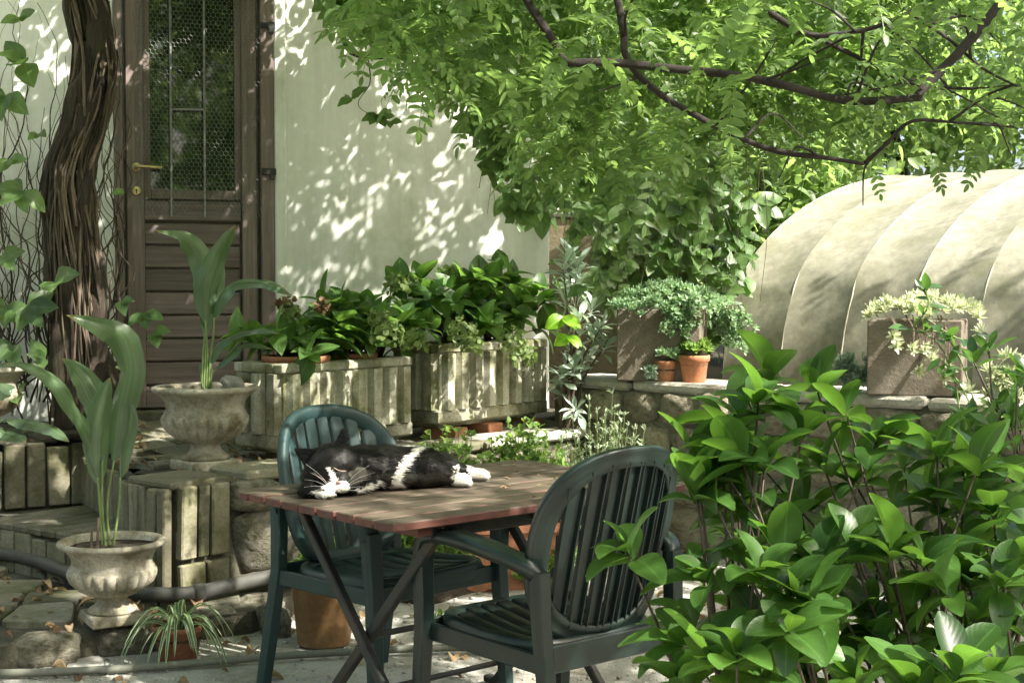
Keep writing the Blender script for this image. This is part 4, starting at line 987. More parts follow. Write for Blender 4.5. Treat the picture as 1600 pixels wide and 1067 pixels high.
aspidistra('tall striped aspidistra with arching leaves in the upper urn', b1, [
 ([q(318, 612), q(321, 555)], [q(321, 500), q(322, 450), q(340, 400), q(368, 352, 5.8)], .10, (.3, -.9, .1)),
 ([q(322, 612), q(324, 560)], [q(322, 505), q(320, 450, 5.92), q(312, 400, 5.95), q(285, 366, 5.9), q(242, 360, 5.78)], .105, (.0, -.8, .6)),
 ([q(326, 612), q(328, 565), q(334, 520)], [q(334, 496), q(345, 460), q(372, 438), q(415, 440, 5.75), q(456, 462, 5.65)], .095, (-.2, -.5, .9)),
 ([q(330, 612), q(330, 590)], [q(329, 568), q(338, 540), q(365, 522), q(400, 514, 5.75), q(438, 520, 5.7)], .07, (-.2, -.5, .9)),
 ([q(324, 610), q(330, 590)], [q(338, 575), q(355, 556), q(385, 536), q(425, 545, 5.7)], .065, (-.2, -.4, .9)),
 ([q(316, 610), q(317, 560)], [q(320, 520), q(332, 480, 5.95), q(344, 440, 6.0), q(348, 405, 6.02)], .085, (.6, -.7, .1)),
 ([q(322, 610), q(316, 600)], [q(314, 585), q(318, 570), q(330, 560)], .04, (0, -.9, .3))])
b2 = U2+Vector((0, 0, .26)); D2 = 5.0; q = lambda px, py, d=D2: at(px, py, d)
aspidistra('tall aspidistra with broad drooping grey-green leaves in the lower urn', b2, [
 ([q(165, 860), q(160, 800)], [q(153, 755), q(150, 690), q(158, 630), q(172, 590)], .095, (.2, -.9, .1)),
 ([q(172, 860), q(168, 790)], [q(178, 720), q(186, 640), q(198, 580, 4.95), q(185, 525, 4.9), q(150, 505, 4.85), q(104, 492, 4.8)], .115, (-.1, -.8, .55)),
 ([q(160, 858), q(156, 790)], [q(152, 745), q(140, 680), q(112, 630, 4.9), q(80, 590, 4.85), q(40, 570, 4.8), q(10, 568, 4.75)], .065, (.2, -.7, .7)),
 ([q(176, 858), q(186, 790)], [q(188, 745), q(192, 700), q(203, 655), q(196, 610)], .07, (-.6, -.8, .1)),
 ([q(166, 858), q(160, 800)], [q(160, 720), q(158, 650, 5.1), q(140, 600, 5.1), q(118, 572, 5.08), q(98, 560, 5.05)], .10, (.1, -.7, .7))])
for px, py, h_ in ((142, 858, 30), (152, 858, 50)):
    MB().tube([at(px, py, 4.93)-b2, at(px+2, py-h_, 4.93)-b2], [.006, .004], 6).build('cut_stalk', M['bark_pale'], [o for o in bpy.data.objects if o.name == 'aspidistra_plant.001'][0])
b3 = U3+Vector((0, 0, .33))
q = lambda px, py, d=6.4: at(px, py, d)
aspidistra('dark low aspidistra hanging out of the mossy urn on the left', b3, [
 ([q(-20, 585)], [q(-10, 575), q(10, 566), q(30, 570, 6.3)], .06, (0, -.4, .9)),
 ([q(-20, 585)], [q(-5, 600, 6.25), q(10, 612, 6.2), q(18, 618, 6.2)], .08, (0, -.8, .4))])
g1 = Vector((*onz(40, 668, .57).xy, .57)); q = lambda px, py, d=6.25: at(px, py, d)
aspidistra('long dark drooping leaves on the terrace edge under the mossy urn', g1, [
 ([q(0, 660)], [q(10, 655), q(40, 656), q(80, 668, 6.15), q(108, 690, 6.1)], .09, (0, -.4, .9)), ([q(-10, 670)], [q(-5, 668), q(15, 672), q(40, 690, 6.1)], .11, (0, -.4, .9))])
# spider plant
sp = thing('spider_plant', 'striped spider plant spilling out of the small terracotta pot', 'plant', SPOT+Vector((0, 0, .1)))
for k in range(34):
    a = k*2.4+random.uniform(-.2, .2); ln = random.uniform(.11, .21); up = random.uniform(.35, 1.); d = Vector((math.cos(a), math.sin(a), 0))
    pts = [Vector((0, 0, 0))+d*.01, d*ln*.25+Vector((0, 0, ln*.42*up)), d*ln*.6+Vector((0, 0, ln*.5*up)), d*ln*.95+Vector((0, 0, ln*(.5*up-.42))), d*ln*1.08+Vector((0, 0, ln*(.5*up-.8)))]
    link(bpy.data.objects.new('leaf', blade_mesh('leaf', pts, random.uniform(.017, .024), 'spider', (0, 0, 1), lambda t: max(.04, min(1, 3*t+.5)*(1-t)**.5), .25, 10)), sp)

# ------------------------------------------------------------------ generic shrubs
def whorl(tips, per, L, spread, mats, nm, up=.5, jit=.25):
    for p, d in tips:
        a0 = random.random()*6.28; n_ = random.randint(*per)
        F_ = frame(d if abs(Vector(d).normalized().z) < .99 else (0, .1, 1), (0, 1, .2))
        for k in range(n_):
            a = a0+k*2.399; el = spread*(.35+.65*k/n_)*random.uniform(.75, 1.2)
            loc_d = Vector((math.cos(a)*math.sin(el), math.cos(el), math.sin(a)*math.sin(el)))
            dd = (F_ @ loc_d+rand_dir()*jit*.4).normalized()
            base = p-Vector(d).normalized()*L*.06*k*.6
            upv = (Vector((0, 0, 1))*up+Vector(d).normalized()*.6+rand_dir()*jit).normalized()
            mats.append((random.randrange(nm), TRS(base, frame(dd, upv), random.uniform(.55, 1.15))))
def bush(name, label, base_pts, tips, mat, L, W_, shape, per, limit=300, spread=1.35, stemr=.006, cat='shrub', stem='stem', curl=.25, up=.5, fold=.15, group=None, wild=.3):
    loc = sum((Vector(b_) for b_ in base_pts), Vector())/len(base_pts); r_ = thing(name, label, cat, loc, 0, group)
    lm = leaf_meshes('leaf', M[mat], 6, L, W_, shape, fold, curl); mats = []; tp = []
    for p in tips:
        b_ = min(base_pts, key=lambda b0: (Vector(b0)-p).length+random.uniform(0, .2)); b_ = Vector(b_); h_ = p-b_
        mid = b_+h_*.5+Vector((-h_.x*.18, -h_.y*.18, h_.length*.05)); sp_ = spline([b_, mid, p], 10)
        MB().tube([s_-loc for s_ in sp_], [lerp(stemr*1.3, stemr*.5, i/10) for i in range(11)], 6).build('stem', M[stem], r_, True)
        d = (sp_[-1]-sp_[-2]).normalized(); d = (d+rand_dir()*wild).normalized(); tp.append((p, d))
        if h_.length > .2:
            for fr_ in (7, 8):
                pos = sp_[fr_]; 
                for _ in range(random.randint(0, 2)):
                    dd = (rand_dir(-.3)+d*.5).normalized(); mats.append((random.randrange(6), TRS(pos, frame(dd, Vector((0, 0, 1))+rand_dir()*.3), random.uniform(.6, .95))))
    whorl(tp, per, L, spread, mats, 6, up); put_leaves(r_, 'leaf', lm, mats, limit); return r_
# foreground shrub
tl = [(1195,600),(1130,650),(1240,650),(1310,625),(1185,700),(1085,730),(1080,750),(992,850),(1095,695),(1290,700),(1370,655),(1260,760),(1340,735),(1400,715),(1450,760),(1175,800),(1230,840),(1320,830),(1400,830),(1490,705),(1500,835),(1560,790),(1570,900),(1480,900),(1430,960),(1350,930),(1280,930),(1200,900),(1115,880),(1070,955),(1080,985),(1055,1045),(1100,1000),(1180,1010),(1260,1020),(1330,1030),(1420,1050),(1500,1000),(1560,1040),(1590,960),(1540,700),(1440,850),(1370,1000),(1220,970),(1600,850),(1210,560),(1160,620),(1270,590)]
random.seed(11)
tl = tl+[(px+random.uniform(-60, 60), py+random.uniform(-30, 60)) for px, py in tl if py > 780 and px > 1150]+[(random.uniform(1110, 1560), random.uniform(650, 800)) for _ in range(14)]
tips = [at(px+random.uniform(-14, 14), py+20+random.uniform(-10, 14), 2.95-(py-560)/500*.55+random.uniform(-.18, .25)) for px, py in tl]
bush('broadleaf_shrub', 'large glossy green broadleaf shrub filling the lower right foreground', [(.42, 2.62, 0), (.62, 2.5, 0), (.8, 2.55, 0), (.98, 2.65, 0)], tips, 'bush', .116, .060, 'broad', (6, 9), 300, 1.5, .0042, curl=.5, fold=.16, up=.9, wild=.75)
random.seed(12)
tips = [at(random.uniform(1500, 1650), random.uniform(560, 1000), random.uniform(3.5, 4.1)) for _ in range(36)]+[at(1545, 545, 3.8), at(1590, 600, 3.7), at(1500, 680, 3.8), at(1560, 640, 3.8), at(1520, 720, 3.8)]
bush('dark_shrub', 'darker small-leaved shrub at the right edge behind the large shrub', [(1.35, 3.8, 0), (1.5, 3.75, 0), (1.6, 3.9, 0)], tips, 'bush2', .082, .030, 'obovate', (7, 10), 300, 1.3, .005)

# ------------------------------------------------------------------ hydrangeas in the planters
def flower_head(r_, c, rad, mat):
    tm = [leaf_t(.03, .026, 'tiny', .1, .3)]; ms = []
    for k in range(70):
        d = rand_dir(-.55); p = c+d*rad*random.uniform(.8, 1.05)
        ms.append((0, TRS(p, frame((rand_dir()-d*rand_dir().dot(d)).normalized(), d), random.uniform(.7, 1.2))))
    V, F, U = scatter(tm, ms); V -= np.array(r_.location)[None]
    link(bpy.data.objects.new('flower_head', np_mesh('flower_head', V, F, U, M[mat])), r_)
random.seed(21)
def hydr(label, corner, zb, Ln, n_, hmin, hmax, heads, dry=()):
    bases = [Vector((*corner, zb))+ux*random.uniform(.1, Ln-.1)+uy*random.uniform(.1, .22) for _ in range(7)]
    tips = []
    for k in range(n_):
        p = Vector((*corner, zb))+ux*random.uniform(0, Ln)+uy*random.uniform(-.08, .34); p.z += random.uniform(hmin, hmax)*(1-.35*random.random()); tips.append(p)
    r_ = bush('hydrangea_plant', label, bases, tips, 'hydrangea', .145, .094, 'ovate', (4, 7), 300, 1.5, .004, 'plant', 'stem', .4, .8, .12, 'hydrangeas in the planters')
    for h_ in heads: flower_head(r_, at(*h_[:3]), h_[3], 'flower')
    for h_ in dry: flower_head(r_, at(*h_[:3]), h_[3], 'dry_flower')
hydr('hydrangea with faded brown heads in the mossy planter near the door', (-.994, 6.10), .93, .42, 20, .10, .26, [(455, 492, 6.25, .035)], [(447, 478, 6.3, .035), (505, 482, 6.4, .03)])
hydr('hydrangea with green heads at the far end of the mossy planter', (-.75, 6.41), .93, .50, 36, .12, .32, [(605, 525, 6.2, .07), (590, 500, 6.25, .045), (648, 535, 6.35, .055), (622, 445, 6.5, .05)])
hydr('tallest hydrangea with hanging green flower heads in the sunlit planter', (-.36, 6.80), .98, .92, 74, .12, .44, [(722, 520, 6.72, .065), (735, 540, 6.7, .05), (800, 535, 6.9, .07), (815, 558, 6.9, .06), (640, 446, 6.95, .045), (702, 430, 7.0, .05), (695, 455, 7.0, .04)])

# grey-green shrub at the wall corner, lime leaf
random.seed(31)
tips = [at(px, py, 7.25+random.uniform(-.15, .25)) for px, py in ((880, 420), (905, 440), (900, 415), (885, 470), (905, 500), (930, 520), (945, 540), (900, 545), (880, 590), (905, 605), (880, 610), (900, 640), (890, 575), (925, 480), (890, 400), (918, 560), (895, 575), (940, 510), (895, 450))]
bush('silver_shrub', 'silvery grey-leaved shrub between the sunlit planter and garden wall', [(.24, 7.25, .5), (.32, 7.3, .6), (.28, 7.2, .5)], tips, 'silver', .115, .036, 'spoon', (11, 15), 300, 1.5, .007, stem='bark_pale')
for lab, px, py, s in (('upper', 880, 495, 1.), ('lower', 888, 525, .8)):
    p = at(px, py, 6.9); r_ = thing('lime_creeper_shoot', f'{lab} bright lime creeper leaf beside the silvery shrub', 'plant', p); lm = leaf_meshes('leaf', M['lime'], 3, .11, .075, 'ovate', .1, .3)
    for k, a in enumerate((-1.1, -.4, .3, 1.)):
        inst('leaf', lm[k % 3][0], r_, M=TRS(Vector((0, 0, 0)), frame((math.sin(a), -.3, -.8+.6*math.cos(a)), (.5, -.7, .6)), s))
    MB().tube([(0, 0, 0), (.02, .04, .06), (.0, .1, .14)], .003, 5).build('stem', M['stem_green'], r_)

# ------------------------------------------------------------------ stonecrop and small succulents
def rosettes(name, label, loc, cents, mat, L, W_, n_=14, cat='plant', stems=None, group=None):
    r_ = thing(name, label, cat, loc, 0, group); tm = [leaf_t(L, W_, 'succ', .25, -.3), leaf_t(L*.85, W_, 'succ', .25, -.1)]; ms = []
    for c, d in cents:
        F_ = frame(d, (0, 1, .3))
        for k in range(n_):
            a = k*2.399; el = .25+1.15*k/n_
            dd = F_ @ Vector((math.cos(a)*math.sin(el), math.cos(el), math.sin(a)*math.sin(el))); ms.append((k % 2, TRS(c, frame(dd, d), random.uniform(.75, 1.15))))
    foliage(r_, 'foliage', tm, ms, M[mat])
    if stems:
        b = MB()
        for s_ in stems: b.tube([p-Vector(loc) for p in s_], .004, 5)
        b.build('trailing_stems', M['bark_pale'], r_, kind='stuff')
    return r_
random.seed(41)
cs = []; st_ = []
for k in range(230):
    a = random.random()*6.28; rr = math.sqrt(random.random()); p = BL1+Vector((.03+.30*rr*math.cos(a), .2*rr*math.sin(a)-.02, .355+.11*(1-rr*rr)+random.uniform(-.03, .03)))
    cs.append((p, (p-(BL1+Vector((0, 0, .2)))).normalized()))
for k in range(34):
    x0 = random.choice([.02, .08, .30, .33, .36, .30]); p = BL1+Vector((x0+random.uniform(-.06, .06), -.17 if x0 < .2 else random.uniform(-.15, .05), .38)); pts = [p]
    for j in range(random.randint(3, 8) if x0 > .2 else random.randint(2, 5)):
        p = p+Vector((random.uniform(-.015, .02), random.uniform(-.015, .01), -.028)); pts.append(p); cs.append((p.copy(), (Vector((.2, -.8, -.2))+rand_dir()*.5).normalized()))
    st_.append(pts)
rosettes('stonecrop_plant', 'dense grey-green stonecrop trailing over the left block planter', BL1+Vector((0, 0, .33)), cs, 'sedum', .034, .013, 13, stems=st_)
cs = []; st_ = []
for k in range(70):
    a = random.random()*6.28; rr = math.sqrt(random.random()); p = BL2+Vector((.02+.25*rr*math.cos(a), .16*rr*math.sin(a)-.02, .36+.05*(1-rr)+random.uniform(-.02, .03))); cs.append((p, (Vector((0, -.3, .8))+rand_dir()*.6).normalized()))
for px, py in ((1400, 540), (1425, 545), (1445, 545), (1475, 590), (1480, 575), (1395, 525), (1435, 580), (1455, 560)):
    p = at(px, py, 6.0); cs.append((p, Vector((0, -.9, .2)))); st_.append(spline([BL2+Vector((p.x-BL2.x, -.14, .35)), (p+BL2+Vector((p.x-BL2.x, -.17, .35)))/2+Vector((.01, -.02, .01)), p], 6))
rosettes('stonecrop_plant', 'pale star-shaped stonecrop on top of the right block planter', BL2+Vector((0, 0, .33)), cs, 'sedum_pale', .048, .012, 16, stems=st_)
cs = [(at(random.uniform(1285, 1365), random.uniform(560, 600), 6.4), (Vector((0, -.4, .7))+rand_dir()*.6).normalized()) for _ in range(60)]
rosettes('stonecrop_plant', 'dull green stonecrop creeping on the wall left of the right planter', at(1325, 600, 6.4), cs, 'silver', .04, .014, 11)
cs = [(at(random.gauss(1570, 22), random.gauss(600, 22), 5.6), (Vector((0, -.5, .6))+rand_dir()*.7).normalized()) for _ in range(50)]
rosettes('stonecrop_plant', 'pale stonecrop cushion at the right edge beyond the block planter', at(1570, 625, 5.6), cs, 'sedum_pale', .048, .012, 14)
cs = [(WP1+Vector((random.uniform(-.05, .06), random.uniform(-.05, .05), .12+random.uniform(0, .04))), (Vector((0, -.3, .8))+rand_dir()*.5).normalized()) for _ in range(16)]
rosettes('succulent_plant', 'bluish succulent rosettes in the smaller pot on the wall', WP1+Vector((0, 0, .09)), cs, 'sedum', .04, .02, 14)
cs = [(WP2+Vector((random.uniform(-.06, .08), random.uniform(-.06, .05), .15+random.uniform(0, .03))), (Vector((.1, -.3, .8))+rand_dir()*.5).normalized()) for _ in range(12)]
rosettes('succulent_plant', 'yellow-green succulent rosette in the larger pot on the wall', WP2+Vector((0, 0, .12)), cs, 'herb', .055, .024, 16)
cs = [(at(1015+random.uniform(-8, 8), 585+random.uniform(-12, 12), 7.0), (Vector((0, -.8, .3))+rand_dir()*.5).normalized()) for _ in range(9)]
rosettes('succulent_plant', 'small blue succulent on the wall edge left of the two pots', at(1015, 595, 7.0), cs, 'silver', .035, .013, 14)
cs = [(TR+Vector((random.uniform(-.2, .2), random.uniform(-.12, .12), .29+random.uniform(0, .05))), (Vector((0, -.2, .8))+rand_dir()*.6).normalized()) for _ in range(60)]
rosettes('succulent_plant', 'low succulents filling the terracotta trough behind the table', TR+Vector((0, 0, .26)), cs, 'sedum', .035, .016, 10)
# creeper spray in front of the right block planter
random.seed(43)
r_ = thing('ivy_spray', 'leafy dark shoots climbing in front of the right block planter', 'plant', BL2+Vector((.1, -.2, 0)))
lm = leaf_meshes('leaf', M['bush2'], 4, .10, .042, 'lance', .12, .3); mats = []
for path in ([(1420, 520), (1450, 480), (1445, 450)], [(1430, 520), (1470, 520), (1500, 560), (1520, 620)], [(1450, 500), (1500, 530), (1545, 525)], [(1520, 640), (1500, 600), (1470, 560)], [(1400, 510), (1460, 530), (1490, 590), (1500, 650)]):
    P = spline([at(px, py, 5.85) for px, py in path], 9); MB().tube([p-r_.location for p in P], .0035, 5).build('stem', M['stem_green'], r_)
    for p in P[1:]:
        for _ in range(1): mats.append((random.randrange(4), TRS(p, frame(rand_dir()+Vector((0, -.4, .2)), Vector((0, -.5, 1))+rand_dir()*.4), random.uniform(.6, 1.05))))
put_leaves(r_, 'leaf', lm, mats, 80)

# ------------------------------------------------------------------ herbs in the bed
def clump(label, c, rx, ry, h_, n_, L, W_, mat, name='herb_clump', shape='tiny', tall=0):
    r_ = thing(name, label, 'plant', c); tm = [leaf_t(L, W_, shape, .15, .3), leaf_t(L*.8, W_, shape, .15, .1)]; ms = []; b = MB()
    for k in range(n_):
        a = random.random()*6.28; rr = math.sqrt(random.random()); hh = h_*(1-.55*rr*rr)*random.uniform(.55, 1.08)
        top = Vector((rx*rr*math.cos(a), ry*rr*math.sin(a), hh)); st = Vector((top.x*.55, top.y*.55, 0)); P = spline([st, st.lerp(top, .55)+Vector((0, 0, .02)), top], 6); b.tube(P, .0016, 4, cap=False)
        for i in range(2 if not tall else 1, 7):
            for _ in range(3 if not tall else 6):
                p = P[i]+rand_dir()*.006; d = (rand_dir(-.3)+Vector((0, 0, .5 if not tall else .9))).normalized(); ms.append((k % 2, TRS(c+p, frame(d, Vector((0, 0, 1))+rand_dir()*.5), random.uniform(.6, 1.2))))
    foliage(r_, 'foliage', tm, ms, M[mat]); b.build('stems', M['stem_green'], r_, kind='stuff'); return r_
random.seed(51)
clump('bright green oregano clump behind the sleeping cat', W2(1.30, .20, .10), .26, .2, .56, 240, .036, .026, 'herb')
clump('lime green herb clump beside the pale rosemary', W2(1.78, .22, .10), .28, .2, .54, 240, .036, .026, 'herb')
clump('pale feathery rosemary bush at the foot of the garden wall', W2(2.18, .38, .05), .30, .2, .70, 150, .032, .008, 'rosemary', 'rosemary_bush', 'tiny', 1)
clump('green weeds growing under the table behind its legs', W2(.98, .34, .06), .26, .18, .34, 120, .035, .02, 'herb', 'weed_clump')
clump('low green weeds between the terracotta trough and the table', W2(1.45, .62, .0), .22, .15, .22, 70, .035, .02, 'herb', 'weed_clump')
clump('small weeds spilling over the ochre glazed pot', FPOT+Vector((.0, 0, .24)), .10, .10, .13, 26, .04, .022, 'herb', 'weed_clump')
clump('green moss tuft growing from the rough wall beside the chair', W2(.66, .06, .30), .10, .04, .08, 50, .02, .013, 'herb', 'moss_tuft')
clump('thin green weed on the top edge of the mossy wall', W2(.52, .05, .40), .12, .04, .07, 30, .018, .012, 'herb', 'moss_tuft')
clump('tiny green weed sprouting from the ground by the near chair', onz(690, 985, 0), .05, .05, .06, 14, .03, .012, 'herb', 'weed_clump')
# ------------------------------------------------------------------ twisted vine trunk by the door
random.seed(61)
vb = Vector((*onz(120, 655, .56).xy, .55)); TD = 6.62
trunk = thing('old_wisteria_vine', 'thick twisted old vine trunk wrapped in dry stems beside the door', 'vine', vb)
axis = spline([at(128, 668, TD), at(122, 560, TD), at(118, 450, TD), at(108, 340, TD+.02), at(112, 260, TD+.04), at(138, 170, TD+.06), at(150, 90, TD+.05), at(138, 20, TD+.04), at(120, -60, TD+.05), at(110, -200, TD+.1)], 60)
rad = lambda t: lerp(.110, .070, min(1, t*1.5))
for s in range(9):
    pts = []; rr = []; ph = s*2*math.pi/9+random.uniform(-.2, .2); tw = random.uniform(2.0, 4.2); off = random.uniform(.5, .95)
    for i, p in enumerate(axis):
        t = i/60; a = ph+tw*t*2.2; r0 = rad(t)*(1+.5*noise.noise(Vector((t*6, s, 0))))
        pts.append(p+Vector((math.cos(a)*r0*off, math.sin(a)*r0*off*.7, .0))-vb); rr.append(r0*(.44+.05*(s % 3))*(1+.45*noise.noise(Vector((t*11, s*3, 5)))))
    MB().tube(pts, rr, 10, wob=.5).build('trunk_strand', M['bark'], trunk, True)
for k in range(90):
    i0 = random.randint(0, 20); i1 = random.randint(28, 60); a0 = random.random()*6.28; tw = random.uniform(-5, 5); pts = []; sd = random.random()*50
    for i in range(i0, i1, 2):
        t = i/60; a = a0+tw*t; r0 = rad(t)*random.uniform(1.02, 1.12)+.012; p = axis[i]
        pts.append(p+Vector((math.cos(a)*r0+.035*noise.noise(Vector((t*7, sd, 0))), math.sin(a)*r0*.8+.03*noise.noise(Vector((t*7, sd, 9))), 0))-vb)
    if len(pts) > 3: MB().tube(spline(pts, len(pts)*2), random.uniform(.003, .009), 5, wob=.3).build('vine_stem', M['bark_pale' if random.random() < .55 else 'bark'], trunk, True)
for k in range(60):          # loose stems over the plaster on the left
    x0 = random.uniform(-30, 150); x1 = x0+random.uniform(-120, 90); y0 = random.uniform(560, 660); y1 = random.uniform(-40, 420)
    if k < 8: x0, x1, y1 = random.uniform(165, 190), random.uniform(150, 192), random.uniform(-20, 250)
    pts = []
    for j in range(9):
        t = j/8; pts.append(at(lerp(x0, x1, t)+random.uniform(-24, 24), lerp(y0, y1, t)+random.uniform(-10, 10), TD+.12+random.uniform(-.08, .10))-vb)
    r0 = random.uniform(.0025, .0075); MB().tube([p+Vector((.02*noise.noise(p*9), .01*noise.noise(p*7), 0)) for p in spline(pts, 36)], [lerp(r0, r0*.2, i/36) for i in range(37)], 5, wob=.3).build('vine_stem', M['bark' if k % 2 else 'bark_pale'], trunk, True)
lm = leaf_meshes('leaf', M['creeper'], 6, .135, .085, 'ovate', .12, .3, .25, .04); mats = []
def spray(c, n_, s=1., d0=None):
    d0 = d0 or Vector((random.uniform(-.5, .5), -.5, random.uniform(-.6, .2))); F_ = frame(d0, (0, -1, .5))
    for k in range(n_):
        a = (k-(n_-1)/2)*.85; dd = F_ @ Vector((math.sin(a), math.cos(a), random.uniform(-.15, .15))); mats.append((random.randrange(len(lm)), TRS(c, frame(dd, Vector((0, -.8, .5))+rand_dir()*.25), s*random.uniform(.8, 1.1))))
for px, py, n_, s in ((38, 100, 4, 1.15), (8, 150, 4, 1.1), (35, 300, 5, 1.1), (45, 480, 5, 1.15), (85, 440, 2, 1.3), (10, 480, 3, 1.), (225, 490, 3, .9), (240, 520, 2, .9), (215, 580, 2, .8), (190, 470, 2, .7), (5, 400, 3, .9), (28, 620, 2, .9), (195, 300, 1, .5), (60, 210, 2, .6), (15, 250, 3, .8), (70, 560, 3, .8), (20, 540, 3, .9), (30, 30, 3, .8)): spray(at(px, py, 6.45), n_, s)
put_leaves(trunk, 'leaf', lm, mats, 100)

# ------------------------------------------------------------------ big pinnate tree over the courtyard
random.seed(71); rng = np.random.default_rng(71)
TL = Vector((2.75, 4.3, 0)); tree = thing('pinnate_tree', 'overhanging tree with dark crooked branches and feathery pinnate leaves', 'tree', TL)
MB().tube([p-TL for p in spline([TL, TL+Vector((-.05, -.05, .9)), TL+Vector((-.12, -.05, 1.8)), TL+Vector((-.1, 0, 2.6))], 16)], [lerp(.16, .10, i/16) for i in range(17)], 12, wob=.3).build('trunk', M['branch'], tree, True)
top = TL+Vector((-.1, 0, 2.6))
def limb(pts, r0, r1, n_=40):
    P = spline(pts, n_); MB().tube([p-TL for p in P], [lerp(r0, r1, i/n_) for i in range(n_+1)], 9, wob=.35).build('branch', M['branch'], tree, True); return P
LIMBS = []
LIMBS.append(limb([top, at(1640, -90, 4.25), at(1565, 5, 4.2), at(1500, 80, 4.15), at(1450, 130, 4.12), at(1432, 150, 4.1)], .019, .0115))
LIMBS.append(limb([at(1440, 152, 4.1), at(1380, 158, 4.08), at(1310, 155, 4.05), at(1230, 135, 4.0), at(1150, 118, 3.98), at(1040, 106, 3.95), at(950, 98, 3.95), at(886, 97, 3.95), at(868, 70, 3.97), at(845, 35, 4.), at(815, -15, 4.05), at(780, -90, 4.1)], .0112, .0125, 60))
LIMBS.append(limb([at(955, -60, 4.3), at(965, 0, 4.3), at(975, 50, 4.28), at(976, 85, 4.26), at(1000, 120, 4.25), at(1050, 160, 4.25), at(1140, 208, 4.28), at(1210, 235, 4.3), at(1290, 247, 4.32), at(1350, 256, 4.34)], .0135, .0065, 50))
LIMBS.append(limb([at(1350, 256, 4.34), at(1385, 225, 4.33), at(1425, 190, 4.32), at(1500, 192, 4.35), at(1600, 200, 4.4)], .007, .0035, 30))
LIMBS.append(limb([at(1200, 20, 4.5), at(1270, 55, 4.5), at(1360, 45, 4.45), at(1440, 10, 4.4)], .010, .006, 24))
LIMBS.append(limb([at(1270, 55, 4.6), at(1330, 85, 4.6), at(1420, 130, 4.6), at(1520, 140, 4.6)], .008, .004, 24))
LIMBS.append(limb([at(1420, 20, 4.3), at(1480, 60, 4.3), at(1540, 110, 4.3), at(1610, 145, 4.35)], .006, .0035, 24))
LIMBS.append(limb([top, Vector((1.6, 3.4, 2.95)), Vector((.6, 3.2, 3.0)), Vector((-.6, 3.6, 3.05))], .035, .012)); LIMBS.append(limb([top, Vector((1.9, 5.2, 3.2)), Vector((.8, 5.8, 3.3)), Vector((-.6, 6.2, 3.35))], .035, .012))
LIMBS.append(limb([top, Vector((3.0, 3.2, 3.1)), Vector((2.6, 2., 3.2))], .05, .02))
for k in range(28):          # twigs
    L_ = random.choice(LIMBS[:7]); p = random.choice(L_); d = Vector((random.uniform(-1, 1), random.uniform(-.5, .8), random.uniform(-.35, .6))).normalized(); l_ = random.uniform(.12, .38)
    limb([p, p+d*l_*.5+rand_dir()*.04, p+d*l_+Vector((0, 0, -.05))+rand_dir()*.05], .005, .0018, 8)
def pinnate(n_pair, L, lw, droop):
    V, F, U = [], [], []; off = 0; step = L/(n_pair+.5)
    def addl(base, d, s):
        nonlocal off
        v, f, u = leaf_t(.052*s, .021*s*lw, 'leaflet', .12, random.uniform(.0, .5)); m = np.array(frame(d, (0, random.uniform(-.4, .4), 1))); V.append(v @ m.T+np.array(base)); F.append(f+off); U.append(u); off += len(v)
    for i in range(n_pair):
        t = (i+1)/n_pair; y = step*(i+1); z = -droop*L*t*t
        for sg in (-1, 1): addl((0, y, z), (sg*.92, .45+random.uniform(-.12, .12), random.uniform(-.35, .05)), .8+.3*math.sin(math.pi*t)+random.uniform(-.08, .08))
    addl((0, L, -droop*L), (0, 1, -.4), .95)
    r_ = .0012; k = off; rs = []
    for i in range(5):
        t = i/4; c = np.array((0, L*t, -droop*L*t*t-.001)); V.append(np.array([c+(-r_, 0, 0), c+(r_, 0, 0)])); U.append(np.array([(.2, t), (.2, t)]))
    F.append(np.array([(k+2*i, k+2*i+1, k+2*i+3, k+2*i+2) for i in range(4)]))
    return np.concatenate(V), np.concatenate(F), np.concatenate(U)
PT = [pinnate(random.randint(5, 7), random.uniform(.17, .23), random.uniform(.9, 1.2), random.uniform(.1, .4)) for _ in range(6)]
PTlow = [pinnate(4, .2, 1.7, .2) for _ in range(3)]
plm = [(np_mesh('leaf', *t, M['canopy']), t) for t in PT]
mats = []
E1 = SUN.cross(Vector((0, 0, 1))).normalized(); E2 = SUN.cross(E1)
def ray_gap(p):             # crown gaps shaped along the sun's rays, to throw dapples below
    a, b_ = p.dot(E1), p.dot(E2); return noise.noise(Vector((a*5.4, b_*5.4, 0)))+.85*noise.noise(Vector((a*14, b_*14, 5)))
GQ = sorted(ray_gap(Vector((random.uniform(-4, 4), random.uniform(0, 8), random.uniform(0, 4)))) for _ in range(4000))
NW3 = Vector((NW.x, NW.y, 0))
def sun_share(p):            # share of sun the shaped crown lets through to each part, set by zone
    s = (p-WC).dot(NW3)/SUN.dot(NW3); h = p-SUN*s
    if s > 0 and h.z > 1.0 and h.x < .25: return (.72 if h.x > -.8 else .56) if h.x > -1.4 else .44
    q = p-SUN*((p.z-.8)/SUN.z)
    if .1 < q.x < 1.7 and 6.2 < q.y: return .999
    if q.x > .2 and q.y > 5.6: return .93
    if -.5 < q.x <= .2 and 6.1 < q.y < 7.1: return .93
    if -1.2 < q.x < .5 and 5.9 < q.y: return .87
    if -1.1 < q.x < 1.8 and 3.2 < q.y <= 5.9: return .62
    if .2 < q.x < 1.9 and 1.9 < q.y <= 3.2: return .74
    if q.x <= -1.1 and q.y < 5.7: return .18
    if q.x <= -1.0: return .72
    return .45
def shade_ok(p): return not (ray_gap(p) > GQ[int((1-sun_share(p))*3999)] and random.random() < .975)
def in_gap(p):
    """keep some air: leaves gather in clumps"""
    return noise.noise(p*1.7)+.5*noise.noise(p*4.1)
cnt = 0
